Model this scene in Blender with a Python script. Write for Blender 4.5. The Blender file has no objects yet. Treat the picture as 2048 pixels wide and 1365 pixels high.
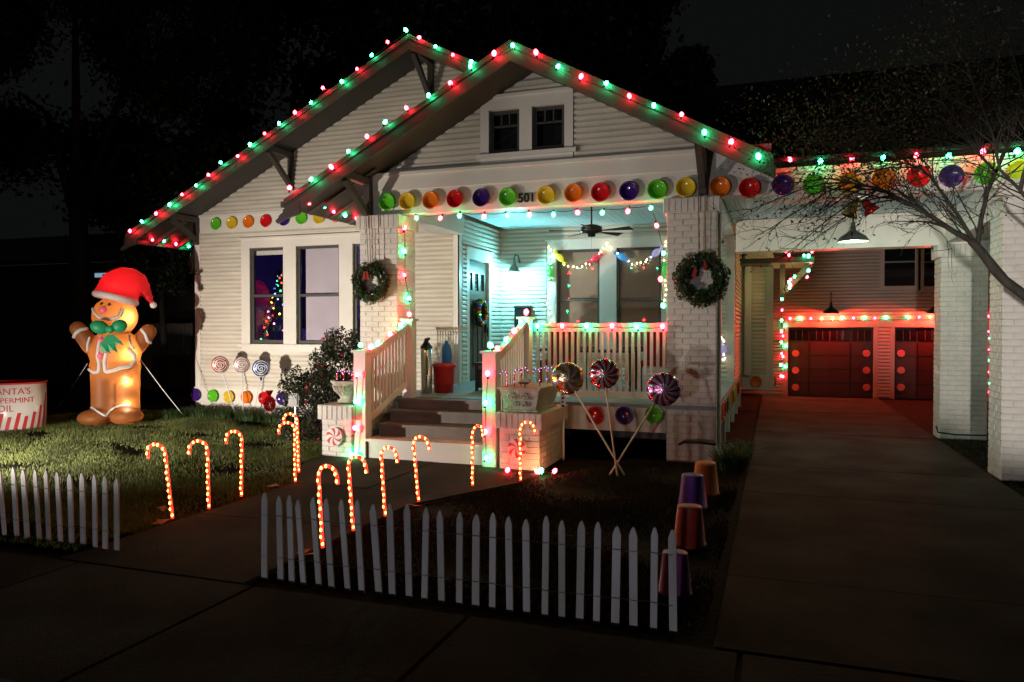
import bpy, math, random
import numpy as np
from mathutils import Vector, Matrix
from mathutils.bvhtree import BVHTree
random.seed(7); rng = np.random.default_rng(7)
S = bpy.context.scene; COL = S.collection
# ---------------------------------------------------------------- camera, world, light, exposure
CH = 1.7; YAW = math.radians(19.3); PITCH = math.atan(24.5/1500)
cam = bpy.data.cameras.new('camera'); camo = bpy.data.objects.new('camera', cam); COL.objects.link(camo)
camo.location = (0, 0, CH); camo.rotation_euler = (math.radians(90)-PITCH, 0, YAW)
cam.sensor_width = 36; cam.lens = 36*1500/2048; cam.clip_end = 600; cam.clip_start = 0.05
S.camera = camo
W = bpy.data.worlds.new('World'); S.world = W; W.use_nodes = True
bg = W.node_tree.nodes['Background']; bg.inputs[0].default_value = (0.92, 1.0, 0.98, 1); bg.inputs[1].default_value = 0.0042
S.view_settings.view_transform = 'Standard'; S.view_settings.look = 'None'
S.view_settings.exposure = 0.0; S.view_settings.gamma = 1; S.view_settings.use_curve_mapping = False
S.cycles.use_denoising = True; S.cycles.max_bounces = 6; S.cycles.transparent_max_bounces = 12
S.cycles.sample_clamp_indirect = 4.0; S.cycles.caustics_reflective = False; S.cycles.caustics_refractive = False

def light(kind, name, loc, power, col, radius=0.05, target=None, size=math.radians(120), blend=0.4):
    l = bpy.data.lights.new(name, kind); l.energy = power; l.color = col
    l.shadow_soft_size = radius
    o = bpy.data.objects.new(name, l); COL.objects.link(o); o.location = loc
    if kind == 'SPOT': l.spot_size = size; l.spot_blend = blend
    if target is not None:
        o.rotation_euler = (Vector(target)-Vector(loc)).to_track_quat('-Z', 'Y').to_euler()
    return o
light('SPOT', 'driveway_fill_spot', (0.4, -3.2, 0.75), 3600, (1.0, 0.94, 0.86), 0.08, (3.35, 12.5, 2.5), math.radians(19), 0.45)  # unseen fill spot, added with a narrow beam to brighten the carport pillars
WARM = (1.0, 0.885, 0.77)
light('SPOT', 'lawn_floodlight', (-10.0, 4.6, 0.36), 3000, WARM, 0.05, (-7.3, 12.0, -0.6), math.radians(108), 1.0)
light('SPOT', 'yard_fill_spot', (-7.6, 3.1, 0.55), 700, (1.0, 0.90, 0.80), 0.07, (2.4, 9.9, 5.2), math.radians(54), 0.7)  # guessed second flood out of view, added as fill for pillars and carport
light('SPOT', 'street_fill_spot', (-3.5, -9.5, 0.38), 800, (0.96, 0.94, 1.0), 0.12, (-1.2, 10, 1.7), math.radians(80), 0.8)  # unseen low fill spot, added to brighten the pickets and facade
light('POINT', 'porch_lamp_light', (-4.86, 14.0, 2.86), 118, (0.22, 0.84, 0.95), 0.05)
light('POINT', 'carport_lamp_light', (1.02, 11.5, 3.02), 55, (0.66, 1.0, 0.72), 0.08)
light('POINT', 'garage_lamp_light', (1.3, 19.6, 2.18), 210, (1.0, 0.035, 0.022), 0.05)
light('POINT', 'garage_lamp_light_b', (3.95, 20.0, 2.18), 210, (1.0, 0.035, 0.022), 0.05)

# ---------------------------------------------------------------- survey helpers: a sight line from the street meets a known plane
_F = (-math.sin(YAW), math.cos(YAW)); _R = (math.cos(YAW), math.sin(YAW))
def ray(x, y):
    u = (x-1024)/1500.; v = -(y-682.5)/1500.
    fw = math.cos(PITCH)+v*math.sin(PITCH); up = -math.sin(PITCH)+v*math.cos(PITCH)
    return (_F[0]*fw+_R[0]*u, _F[1]*fw+_R[1]*u, up)
def atY(x, y, Y):
    d = ray(x, y); t = Y/d[1]; return Vector((d[0]*t, Y, CH+d[2]*t))
def atX(x, y, X):
    d = ray(x, y); t = X/d[0]; return Vector((X, d[1]*t, CH+d[2]*t))
def atZ(x, y, Z=0.):
    d = ray(x, y); t = (Z-CH)/d[2]; return Vector((d[0]*t, d[1]*t, Z))

# ---------------------------------------------------------------- materials
def mat(name, col, rough=0.6, var=0.0, scale=6, col2=None, bump=0.0, bscale=40, metal=0.0, emit=None, es=0.0,
        transl=0.0, spec=0.5, coat=0.0, detail=4, stretch=None):
    m = bpy.data.materials.new(name); m.use_nodes = True; nt = m.node_tree; N = nt.nodes; L = nt.links
    b = N['Principled BSDF']; b.inputs['Base Color'].default_value = (*col, 1); b.inputs['Roughness'].default_value = rough
    b.inputs['Metallic'].default_value = metal; b.inputs['Specular IOR Level'].default_value = spec
    b.inputs['Coat Weight'].default_value = coat
    tc = N.new('ShaderNodeTexCoord'); mp = N.new('ShaderNodeMapping'); L.new(tc.outputs['Object'], mp.inputs[0])
    if stretch: mp.inputs['Scale'].default_value = stretch
    if var > 0 or col2:
        n = N.new('ShaderNodeTexNoise'); n.inputs['Scale'].default_value = scale; n.inputs['Detail'].default_value = detail
        L.new(mp.outputs[0], n.inputs['Vector'])
        r = N.new('ShaderNodeValToRGB'); c2 = col2 if col2 else tuple(c*(1-var) for c in col)
        r.color_ramp.elements[0].position = 0.35; r.color_ramp.elements[1].position = 0.68
        r.color_ramp.elements[0].color = (*c2, 1); r.color_ramp.elements[1].color = (*col, 1)
        L.new(n.outputs[0], r.inputs[0]); L.new(r.outputs[0], b.inputs['Base Color'])
    if bump > 0:
        n2 = N.new('ShaderNodeTexNoise'); n2.inputs['Scale'].default_value = bscale; n2.inputs['Detail'].default_value = 5
        L.new(mp.outputs[0], n2.inputs['Vector'])
        bp = N.new('ShaderNodeBump'); bp.inputs['Strength'].default_value = bump; bp.inputs['Distance'].default_value = 0.02
        L.new(n2.outputs[0], bp.inputs['Height']); L.new(bp.outputs[0], b.inputs['Normal'])
    if emit:
        b.inputs['Emission Color'].default_value = (*emit, 1); b.inputs['Emission Strength'].default_value = es
    if transl > 0:
        t = N.new('ShaderNodeBsdfTranslucent'); t.inputs[0].default_value = (*col, 1)
        mx = N.new('ShaderNodeMixShader'); mx.inputs[0].default_value = transl
        L.new(b.outputs[0], mx.inputs[1]); L.new(t.outputs[0], mx.inputs[2])
        L.new(mx.outputs[0], N['Material Output'].inputs[0])
    return m
def glass_mat(name, tint=(1, 1, 1), ior=1.5):
    m = bpy.data.materials.new(name); m.use_nodes = True; nt = m.node_tree; N = nt.nodes; L = nt.links
    t = N.new('ShaderNodeBsdfTransparent'); t.inputs[0].default_value = (*tint, 1)
    g = N.new('ShaderNodeBsdfGlossy'); g.inputs['Roughness'].default_value = 0.02
    f = N.new('ShaderNodeFresnel'); f.inputs[0].default_value = ior
    mx = N.new('ShaderNodeMixShader'); L.new(f.outputs[0], mx.inputs[0]); L.new(t.outputs[0], mx.inputs[1]); L.new(g.outputs[0], mx.inputs[2])
    L.new(mx.outputs[0], N['Material Output'].inputs[0]); return m
M = dict(
 siding=mat('painted_siding', (0.72, 0.68, 0.58), 0.55, 0.16, 1.2, bump=0.15, bscale=60, stretch=(1, 1, 6)),
 trim=mat('painted_trim', (0.76, 0.73, 0.66), 0.45, 0.10, 2, bump=0.05, bscale=30),
 brick=mat('painted_brick', (0.74, 0.70, 0.64), 0.6, 0.16, 5, bump=0.5, bscale=55),
 mortar=mat('painted_mortar', (0.66, 0.62, 0.56), 0.8, 0.12, 9, bump=0.4),
 dark=mat('fascia_paint', (0.055, 0.050, 0.042), 0.5, 0.2, 4, bump=0.1),
 soffit=mat('soffit_paint', (0.055, 0.050, 0.042), 0.6, 0.15, 3),
 ceil=mat('ceiling_boards', (0.68, 0.84, 0.86), 0.5, 0.06, 3),
 shingle=mat('shingles', (0.035, 0.033, 0.03), 0.9, 0.4, 30, bump=0.6),
 sash=mat('sash_paint', (0.06, 0.06, 0.055), 0.4),
 wood=mat('door_wood', (0.09, 0.05, 0.03), 0.4, 0.4, 6, stretch=(1, 1, .15)),
 step=mat('step_paint', (0.17, 0.145, 0.12), 0.6, 0.3, 5, bump=0.15),
 deck=mat('deck_paint', (0.22, 0.27, 0.27), 0.5, 0.2, 4),
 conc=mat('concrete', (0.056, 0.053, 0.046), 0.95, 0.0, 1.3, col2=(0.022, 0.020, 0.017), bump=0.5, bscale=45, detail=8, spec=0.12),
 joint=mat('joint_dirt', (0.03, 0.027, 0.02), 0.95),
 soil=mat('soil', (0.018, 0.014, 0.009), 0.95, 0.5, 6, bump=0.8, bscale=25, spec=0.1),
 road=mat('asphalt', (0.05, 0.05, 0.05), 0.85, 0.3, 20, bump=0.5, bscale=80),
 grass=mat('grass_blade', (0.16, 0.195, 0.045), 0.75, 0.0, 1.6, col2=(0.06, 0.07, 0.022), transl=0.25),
 drygrass_dim=mat('winter_grass_dimmed', (0.060, 0.052, 0.022), 0.8, 0.0, 2.0, col2=(0.03, 0.032, 0.012)),  # brownish lawn grass, darkened in colour to offset the street-side fill
 leafd=mat('dark_leaf', (0.045, 0.085, 0.022), 0.4, 0.5, 3, transl=0.2),
 leafn=mat('night_leaf', (0.022, 0.03, 0.010), 0.5, 0.5, 2, transl=0.2),
 leafy=mat('yellow_leaf', (0.052, 0.052, 0.014), 0.5, 0.0, 4, col2=(0.028, 0.040, 0.010), transl=0.3),
 bark=mat('bark', (0.040, 0.032, 0.024), 0.85, 0.5, 12, bump=0.8, bscale=30, stretch=(1, 1, .3)),
 twig=mat('twig_bark', (0.030, 0.024, 0.017), 0.8, 0.4, 8),
 picket=mat('picket_paint', (0.60, 0.58, 0.60), 0.6, 0.0, 5, col2=(0.40, 0.37, 0.36), bump=0.3, bscale=60, stretch=(1, 1, .2)),
 wire=mat('wire', (0.25, 0.24, 0.22), 0.4, metal=0.8),
 cord=mat('green_cord', (0.01, 0.03, 0.015), 0.5),
 black=mat('black_metal', (0.012, 0.012, 0.012), 0.4),
 lamp=mat('lamp_enamel', (0.16, 0.18, 0.15), 0.35),
 ribbonred=mat('ribbon_red', (0.30, 0.01, 0.012), 0.6),
 greyplastic=mat('grey_plastic', (0.30, 0.29, 0.27), 0.6, 0.3, 9),
 leafs=mat('shrub_leaf', (0.035, 0.042, 0.016), 0.45, 0.6, 4, transl=0.15),
 disc_redlit=mat('disc_red_light_tint', (0.55, 0.14, 0.12), 0.7),  # off-white disc with the garage lamps' red light mixed into its colour
 rope=mat('jute_rope', (0.25, 0.17, 0.09), 0.9),
 red=mat('red_plastic', (0.55, 0.012, 0.015), 0.3, coat=0.5),
 redcloth=mat('red_cushion', (0.25, 0.01, 0.015), 0.8),
 blue=mat('blue_plastic', (0.02, 0.15, 0.5), 0.3),
 steel=mat('steel', (0.5, 0.5, 0.5), 0.25, metal=1.0),
 white=mat('white_plastic', (0.75, 0.75, 0.75), 0.4),
 stone=mat('cast_stone', (0.55, 0.50, 0.43), 0.8, 0.0, 9, col2=(0.36, 0.31, 0.25), bump=0.9, bscale=30),
 stick=mat('lollipop_stick', (0.72, 0.60, 0.42), 0.6, 0.15, 8),
 foilgold=mat('gold_foil', (0.85, 0.42, 0.06), 0.16, metal=0.9, bump=0.4, bscale=16),
 foilred=mat('red_foil', (0.75, 0.02, 0.03), 0.16, metal=0.85, bump=0.4, bscale=16),
 foilpink=mat('magenta_foil', (0.62, 0.02, 0.22), 0.16, metal=0.85, bump=0.4, bscale=16),
 foilsilver=mat('silver_foil', (0.62, 0.68, 0.74), 0.2, metal=0.8, bump=0.4, bscale=16),
 foilblue=mat('blue_foil', (0.02, 0.12, 0.55), 0.18, metal=0.8, bump=0.3, bscale=16),
 foilrose=mat('rose_foil', (0.62, 0.36, 0.38), 0.22, metal=0.5, bump=0.3, bscale=16),
 foilbrick=mat('brick_red_foil', (0.50, 0.07, 0.05), 0.22, metal=0.5, bump=0.3, bscale=16),
 offwhite=mat('swirl_white', (0.78, 0.74, 0.70), 0.3),
 bread=mat('gingerbread_nylon', (0.40, 0.15, 0.038), 0.55, 0.2, 3, bump=0.9, bscale=5, transl=0.5),
 icing=mat('icing_nylon', (0.88, 0.86, 0.84), 0.5, transl=0.45),
 hatred=mat('hat_nylon', (0.72, 0.015, 0.025), 0.5, bump=0.2, bscale=7, transl=0.4),
 bowgreen=mat('bow_nylon', (0.01, 0.30, 0.12), 0.5, bump=0.3, bscale=9, transl=0.25),
 pink=mat('pink_nylon', (0.85, 0.12, 0.20), 0.5),
 terra=mat('flower_pink', (0.45, 0.03, 0.07), 0.6),
 blind=mat('window_blind', (0.62, 0.58, 0.46), 0.8, 0.12, 3),
 blindl=mat('lilac_blind', (0.62, 0.55, 0.62), 0.85, 0.12, 2),
 roomw=mat('room_paint', (0.11, 0.09, 0.30), 0.7, 0.3, 2),
 redpaint=mat('swirl_red', (0.62, 0.03, 0.03), 0.6),
 garage=mat('garage_siding', (0.30, 0.23, 0.20), 0.7, 0.1, 3),
 gdoor=mat('garage_door_paint', (0.018, 0.007, 0.006), 0.7, 0.2, 3),
 dglass=mat('dark_glass', (0.006, 0.007, 0.008), 0.05, spec=0.6),
 neigh=mat('neighbour_wall', (0.16, 0.13, 0.11), 0.8),
 neighr=mat('neighbour_roof', (0.14, 0.10, 0.085), 0.8),
 gold=mat('gold_bell', (0.75, 0.5, 0.12), 0.18, metal=1.0),
 glass=glass_mat('window_glass'),
)
PLC = dict(green=(0.13, 0.62, 0.03), yellow=(0.80, 0.56, 0.03), orange=(0.88, 0.22, 0.015), red=(0.70, 0.012, 0.015), purple=(0.055, 0.015, 0.20))
for k, c in PLC.items(): M['pl_'+k] = mat(k+'_plate_plastic', c, 0.16, coat=0.6, transl=0.2)
def emit(name, col, s): return mat(name, (col[0]*.5, col[1]*.5, col[2]*.5), 0.3, emit=col, es=s)
M['b_red'] = emit('red_bulb_glass', (1.0, 0.014, 0.03), 130)
M['b_green'] = emit('green_bulb_glass', (0.02, 1.0, 0.33), 80)
M['b_orange'] = emit('orange_bulb_glass', (1.0, 0.25, 0.04), 60)
M['b_warm'] = emit('warm_mini_glass', (1.0, 0.85, 0.40), 12)
M['b_violet'] = emit('violet_mini_glass', (0.45, 0.35, 1.0), 5)
M['cane_glow'] = emit('cane_bulb_glow', (1.0, 0.26, 0.045), 18)
M['cane_red'] = mat('cane_red_plastic', (0.75, 0.015, 0.01), 0.3, emit=(1.0, 0.02, 0.012), es=3.2)
M['lens_cyan'] = emit('porch_lamp_lens', (0.6, 0.97, 1.0), 14)
M['lens_green'] = emit('carport_lamp_lens', (0.62, 1.0, 0.86), 3.0)
M['lens_orange'] = emit('garage_lamp_lens', (1.0, 0.16, 0.05), 6)
for k, c in dict(mred=(1, .04, .03), mgreen=(.05, 1, .35), mblue=(.12, .2, 1), myellow=(1, .7, .1), mpink=(1, .2, .7)).items(): M[k] = emit(k+'_tree_mini', c, 9)
def candy(name, col): M[name] = mat(name, col, 0.15, coat=1.0, emit=col, es=0.35)
candy('c_yellow', (0.9, 0.75, 0.05)); candy('c_red', (0.9, 0.05, 0.1)); candy('c_blue', (0.05, 0.35, 0.8)); candy('c_lilac', (0.6, 0.5, 0.9)); candy('c_green', (0.1, 0.75, 0.1))

# ---------------------------------------------------------------- mesh builder and object helpers
class MB:
    def __init__(s): s.v = []; s.f = []
    def add(s, vs, fs):
        k = len(s.v); s.v += [tuple(v) for v in vs]; s.f += [tuple(i+k for i in f) for f in fs]; return s
    def box(s, x0, y0, z0, x1, y1, z1):
        return s.add([(x0,y0,z0),(x1,y0,z0),(x1,y1,z0),(x0,y1,z0),(x0,y0,z1),(x1,y0,z1),(x1,y1,z1),(x0,y1,z1)],
                     [(0,3,2,1),(4,5,6,7),(0,1,5,4),(1,2,6,5),(2,3,7,6),(3,0,4,7)])
    def hexa(s, b, t):   # two matching quads, bottom and top
        return s.add(list(b)+list(t), [(0,3,2,1),(4,5,6,7),(0,1,5,4),(1,2,6,5),(2,3,7,6),(3,0,4,7)])
    def prism(s, poly, d):   # closed polygon (3d points) swept by vector d
        n = len(poly); d = Vector(d); a = [Vector(p) for p in poly]
        return s.add(a+[p+d for p in a], [tuple(range(n))[::-1], tuple(range(n, 2*n))]+[(i, (i+1) % n, (i+1) % n+n, i+n) for i in range(n)])
    def beam(s, a, b, w, h, up=(0,0,1)):
        a = Vector(a); b = Vector(b); t = (b-a).normalized(); u = Vector(up); r = t.cross(u).normalized(); u = r.cross(t)
        q = lambda p: [p-r*w/2-u*h/2, p+r*w/2-u*h/2, p+r*w/2+u*h/2, p-r*w/2+u*h/2]
        return s.hexa(q(a), q(b))
    def tube(s, pts, r, n=8, cap=True):
        pts = [Vector(p) for p in pts]; m = len(pts); rs = r if isinstance(r, (list, tuple)) else [r]*m
        k = len(s.v); prev = None
        for i, p in enumerate(pts):
            t = (pts[min(i+1, m-1)]-pts[max(i-1, 0)])
            t = t.normalized() if t.length > 1e-9 else Vector((0,0,1))
            if prev is None:
                u = t.cross(Vector((0.31, 0.17, 0.94))); u = u if u.length > 0.05 else t.cross(Vector((1,0,0)))
            else: u = prev-t*prev.dot(t)
            u.normalize(); w = t.cross(u); prev = u
            for j in range(n):
                a = 2*math.pi*j/n; s.v.append(tuple(p+(u*math.cos(a)+w*math.sin(a))*rs[i]))
        for i in range(m-1):
            for j in range(n):
                s.f.append((k+i*n+j, k+i*n+(j+1) % n, k+(i+1)*n+(j+1) % n, k+(i+1)*n+j))
        if cap: s.f.append(tuple(k+j for j in range(n))[::-1]); s.f.append(tuple(k+(m-1)*n+j for j in range(n)))
        return s
    def lathe(s, prof, n=24, o=(0,0,0), axis=(0,0,1)):
        o = Vector(o); ax = Vector(axis).normalized(); u = ax.orthogonal().normalized(); w = ax.cross(u); k = len(s.v); m = len(prof)
        for r, h in prof:
            for j in range(n):
                a = 2*math.pi*j/n; s.v.append(tuple(o+ax*h+(u*math.cos(a)+w*math.sin(a))*r))
        for i in range(m-1):
            for j in range(n): s.f.append((k+i*n+j, k+i*n+(j+1) % n, k+(i+1)*n+(j+1) % n, k+(i+1)*n+j))
        if prof[0][0] > 1e-4: s.f.append(tuple(k+j for j in range(n))[::-1])
        if prof[-1][0] > 1e-4: s.f.append(tuple(k+(m-1)*n+j for j in range(n)))
        return s
    def ell(s, c, r, n=16, m=10, rot=None):
        c = Vector(c); vs = []; fs = []
        for i in range(m+1):
            th = math.pi*i/m
            for j in range(n):
                a = 2*math.pi*j/n; v = Vector((r[0]*math.sin(th)*math.cos(a), r[1]*math.sin(th)*math.sin(a), r[2]*math.cos(th)))
                if rot: v = rot @ v
                vs.append(c+v)
        for i in range(m):
            for j in range(n): fs.append((i*n+j, (i+1)*n+j, (i+1)*n+(j+1) % n, i*n+(j+1) % n))
        return s.add(vs, fs)
    def build(s, name, m, parent=None, smooth=False, kind=None, label=None):
        o0 = Vector((0,0,0)); p = parent
        while p is not None: o0 += p.location; p = p.parent
        me = bpy.data.meshes.new(name)
        me.from_pydata([(v[0]-o0.x, v[1]-o0.y, v[2]-o0.z) for v in s.v], [], s.f)
        if smooth: me.shade_smooth()
        me.validate(); me.materials.append(M[m] if isinstance(m, str) else m)
        return link(name, me, parent, kind, label)
def link(name, me, parent=None, kind=None, label=None, loc=None):
    o = bpy.data.objects.new(name, me); COL.objects.link(o); o.parent = parent
    if loc is not None: o.location = loc
    if kind: o['kind'] = kind
    if label: o['label'] = label
    return o
def thing(name, label, cat, loc=(0,0,0), group=None, rz=0):
    o = bpy.data.objects.new(name, None); COL.objects.link(o); o.location = loc; o.rotation_euler = (0,0,rz)
    return tag(o, label, cat, group)
def tag(o, label, cat, group=None):
    o['label'] = label; o['category'] = cat
    if group: o['group'] = group
    return o
def solid(name, mb, m, label, cat, base, group=None, smooth=False):   # a thing that is one mesh, origin at its base
    o = mb.build(name, m, None, smooth); b = Vector(base)
    o.data.transform(Matrix.Translation(-b)); o.location = b
    return tag(o, label, cat, group)
def fast_mesh(name, co, nper, m):     # co: (faces*nper, 3) numpy array of separate polygons
    nv = len(co); nf = nv//nper; me = bpy.data.meshes.new(name)
    me.vertices.add(nv); me.vertices.foreach_set('co', np.ascontiguousarray(co, dtype=np.float32).ravel())
    me.loops.add(nv); me.loops.foreach_set('vertex_index', np.arange(nv, dtype=np.int32))
    me.polygons.add(nf); me.polygons.foreach_set('loop_start', np.arange(0, nv, nper, dtype=np.int32))
    me.update(calc_edges=True); me.materials.append(M[m]); return me
def leaves(pos, size, aspect=0.5, flat=0.0):     # rhombic leaves at (n,3) positions
    n = len(pos); d = rng.normal(size=(n,3)); d[:,2] *= (1-flat); d /= np.linalg.norm(d, axis=1)[:,None]
    e = np.cross(d, rng.normal(size=(n,3))); e /= np.linalg.norm(e, axis=1)[:,None]
    s = (size*rng.uniform(.6, 1.35, n))[:,None]
    c = np.stack([pos-d*s, pos+e*s*aspect, pos+d*s, pos-e*s*aspect], axis=1); return c.reshape(-1,3)
def blades(x, y, z, h, w, lean=0.5):
    n = len(x); a = rng.uniform(0, 2*np.pi, n); b = rng.uniform(0, 2*np.pi, n); hh = h*rng.uniform(.5, 1.2, n); l = hh*rng.uniform(0, lean, n)
    p = np.stack([x, y, np.full(n, z) if np.isscalar(z) else z], 1)
    s = np.stack([np.cos(a)*w/2, np.sin(a)*w/2, np.zeros(n)], 1); t = np.stack([np.cos(b)*l, np.sin(b)*l, hh], 1)
    return np.stack([p-s, p+s, p+t], 1).reshape(-1,3)

# ---------------------------------------------------------------- ground
def sheet(name, poly, z, m, thick=0.0):
    mb = MB(); n = len(poly)
    if thick: mb.prism([(x, y, z-thick) for x, y in poly], (0,0,thick))
    else: mb.add([(x, y, z) for x, y in poly], [tuple(range(n))])
    return mb.build(name, m, None, kind='structure')
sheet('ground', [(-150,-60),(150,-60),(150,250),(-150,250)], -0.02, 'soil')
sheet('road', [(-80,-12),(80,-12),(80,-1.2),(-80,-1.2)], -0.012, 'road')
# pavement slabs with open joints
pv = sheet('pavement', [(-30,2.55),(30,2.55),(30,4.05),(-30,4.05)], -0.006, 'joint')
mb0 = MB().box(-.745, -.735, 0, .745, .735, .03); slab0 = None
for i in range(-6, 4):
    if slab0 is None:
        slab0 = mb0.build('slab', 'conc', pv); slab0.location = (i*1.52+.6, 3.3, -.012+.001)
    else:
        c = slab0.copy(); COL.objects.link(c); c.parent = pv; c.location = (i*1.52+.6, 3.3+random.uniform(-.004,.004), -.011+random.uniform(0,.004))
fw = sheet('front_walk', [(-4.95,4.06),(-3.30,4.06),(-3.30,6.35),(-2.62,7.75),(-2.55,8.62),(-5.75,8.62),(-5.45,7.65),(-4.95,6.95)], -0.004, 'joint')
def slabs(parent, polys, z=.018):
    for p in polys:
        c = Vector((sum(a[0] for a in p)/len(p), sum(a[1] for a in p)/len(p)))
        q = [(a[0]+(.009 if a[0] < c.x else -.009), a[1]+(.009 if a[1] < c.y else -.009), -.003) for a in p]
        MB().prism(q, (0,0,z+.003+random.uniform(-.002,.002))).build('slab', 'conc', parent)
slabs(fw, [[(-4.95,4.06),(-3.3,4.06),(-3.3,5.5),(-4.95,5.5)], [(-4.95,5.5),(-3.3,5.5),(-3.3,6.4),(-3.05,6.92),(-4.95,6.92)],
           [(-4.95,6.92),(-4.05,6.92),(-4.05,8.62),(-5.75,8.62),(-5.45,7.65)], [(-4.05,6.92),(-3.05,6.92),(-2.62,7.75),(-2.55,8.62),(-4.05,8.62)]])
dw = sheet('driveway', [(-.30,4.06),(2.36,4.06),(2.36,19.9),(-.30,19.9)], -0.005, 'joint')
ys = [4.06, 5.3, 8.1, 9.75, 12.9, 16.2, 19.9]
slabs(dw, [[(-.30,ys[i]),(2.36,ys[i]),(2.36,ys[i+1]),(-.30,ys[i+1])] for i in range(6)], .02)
sheet('driveway_apron', [(2.38,10.6),(9,10.6),(9,19.9),(2.38,19.9)], -.002, 'conc') if False else None
# lawns: earth below, real blades above
def in_walk(x, y):
    l = np.where(y < 6.95, -4.97, -4.97-(y-6.95)*.5); l = np.where(y > 7.65, -5.6, l)
    r = np.where(y < 6.35, -3.28, -3.28+(y-6.35)*.48); return (x > l) & (x < r)
def lawn(name, x0, x1, y0, y1, n, h=.05, m='grass'):
    x = rng.uniform(x0, x1, n); y = rng.uniform(y0, y1, n)
    pz = np.sin(x*3.1+np.sin(y*2.3)*1.7)+np.sin(y*4.3+x*1.3)
    k = ~in_walk(x, y) & (rng.uniform(0, 1, n) < .58+.30*pz); x = x[k]; y = y[k]
    pt = np.sin(x*1.7+np.sin(y*1.1)*2.2)*.5+np.sin(y*2.6-x*.8)*.3+np.sin(x*6.1+y*5.3)*.2
    me = fast_mesh(name, blades(x, y, 0.0, h*(.85+.4*pt), .011), 3, m); return link(name, me, None, 'stuff')
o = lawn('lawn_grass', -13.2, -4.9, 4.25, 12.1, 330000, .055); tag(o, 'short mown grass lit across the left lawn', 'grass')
o = lawn('lawn_grass', -3.35, -.36, 4.3, 9.6, 90000, .04, 'drygrass_dim'); tag(o, 'dark short grass between front walk and driveway', 'grass')
o = lawn('lawn_grass', 2.4, 5.2, 5.5, 13.5, 50000, .04, 'drygrass_dim'); tag(o, 'dark grass strip right of the driveway by the brick pillars', 'grass')
o = lawn('verge_grass', -9, 6, 1.0, 2.5, 60000, .04, 'drygrass_dim'); tag(o, 'dark grass verge between pavement and road', 'grass')

# ---------------------------------------------------------------- siding, brick
class Budget:
    def __init__(s, n): s.n = n
HB = Budget(300); KB = Budget(300); CB = Budget(300)
def siding(parent, ax, plane, z0, z1, rng_fn, holes, outward, bud, course=.084, m='siding', t=.036):
    """lap boards on a wall; ax 'x' (faces -Y) or 'y' (faces +X). rng_fn(z)->(a,b)"""
    rest = MB(); nz = int(round((z1-z0)/course)); c = (z1-z0)/nz
    for i in range(nz):
        za, zb = z0+i*c, z0+(i+1)*c; zm = (za+zb)/2
        a0, b0 = rng_fn(za); a1, b1 = rng_fn(min(zb, z1-1e-4))
        if b0-a0 < .05: continue
        if b1 <= a1: a1 = b1 = (a1+b1)/2
        cuts = sorted([(h[0], h[1]) for h in holes if h[2] < zm < h[3]])
        segs = []; cur = None
        for h in cuts:
            segs.append((cur, h[0])); cur = h[1]
        segs.append((cur, None))
        for sa, sb in segs:
            p = [sa if sa is not None else a0, sb if sb is not None else b0, sb if sb is not None else b1, sa if sa is not None else a1]
            if p[1]-p[0] < .03: continue
            dz = random.uniform(-.0012, .0012); n = outward
            def P(u, off, z): return (u, plane+n*off, z) if ax == 'x' else (plane+n*off, u, z)
            lo, hi = za+dz, min(zb+.004, z1)
            k = .45; mi = lo+(hi-lo)*k; ma = p[0]+(p[3]-p[0])*k; mbb = p[1]+(p[2]-p[1])*k
            q = [P(p[0], .001, lo), P(p[1], .001, lo), P(p[1], t, lo), P(p[0], t, lo)]
            c_ = [P(ma, .001, mi), P(mbb, .001, mi), P(mbb, t*.94, mi), P(ma, t*.94, mi)]
            w = [P(p[3], .001, hi), P(p[2], .001, hi), P(p[2], .002, hi), P(p[3], .002, hi)]
            vs = q+c_+w; fs = [(0,3,2,1),(8,9,10,11),(0,1,5,4),(1,2,6,5),(2,3,7,6),(3,0,4,7),(4,5,9,8),(5,6,10,9),(6,7,11,10),(7,4,8,11)]
            if bud.n > 0:
                bud.n -= 1; MB().add(vs, fs).build('siding_board', m, parent)
            else: rest.add(vs, fs)
    if rest.f: rest.build('siding_boards', m, parent, kind='stuff')
BR = {}
def brick_mesh(L, h, d, ax):
    k = (round(L, 3), round(h, 3), ax)
    if k not in BR:
        b = .004; mb = MB(); x, z = L/2, h/2
        # bevelled face: 5 visible faces, front at -d
        if ax == 'x':
            v = [(-x,0,-z),(x,0,-z),(x,0,z),(-x,0,z),(-x+b,-d,-z+b),(x-b,-d,-z+b),(x-b,-d,z-b),(-x+b,-d,z-b)]
        elif ax == '+x':
            v = [(0,-x,-z),(0,x,-z),(0,x,z),(0,-x,z),(d,-x+b,-z+b),(d,x-b,-z+b),(d,x-b,z-b),(d,-x+b,z-b)]
        else:
            v = [(0,x,-z),(0,-x,-z),(0,-x,z),(0,x,z),(-d,x-b,-z+b),(-d,-x+b,-z+b),(-d,-x+b,z-b),(-d,x-b,z-b)]
        me = bpy.data.meshes.new('brick'); me.from_pydata(v, [], [(4,5,6,7),(0,1,5,4),(1,2,6,5),(2,3,7,6),(3,0,4,7)])
        me.materials.append(M['brick']); BR[k] = (me, v)
    return BR[k]
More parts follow.
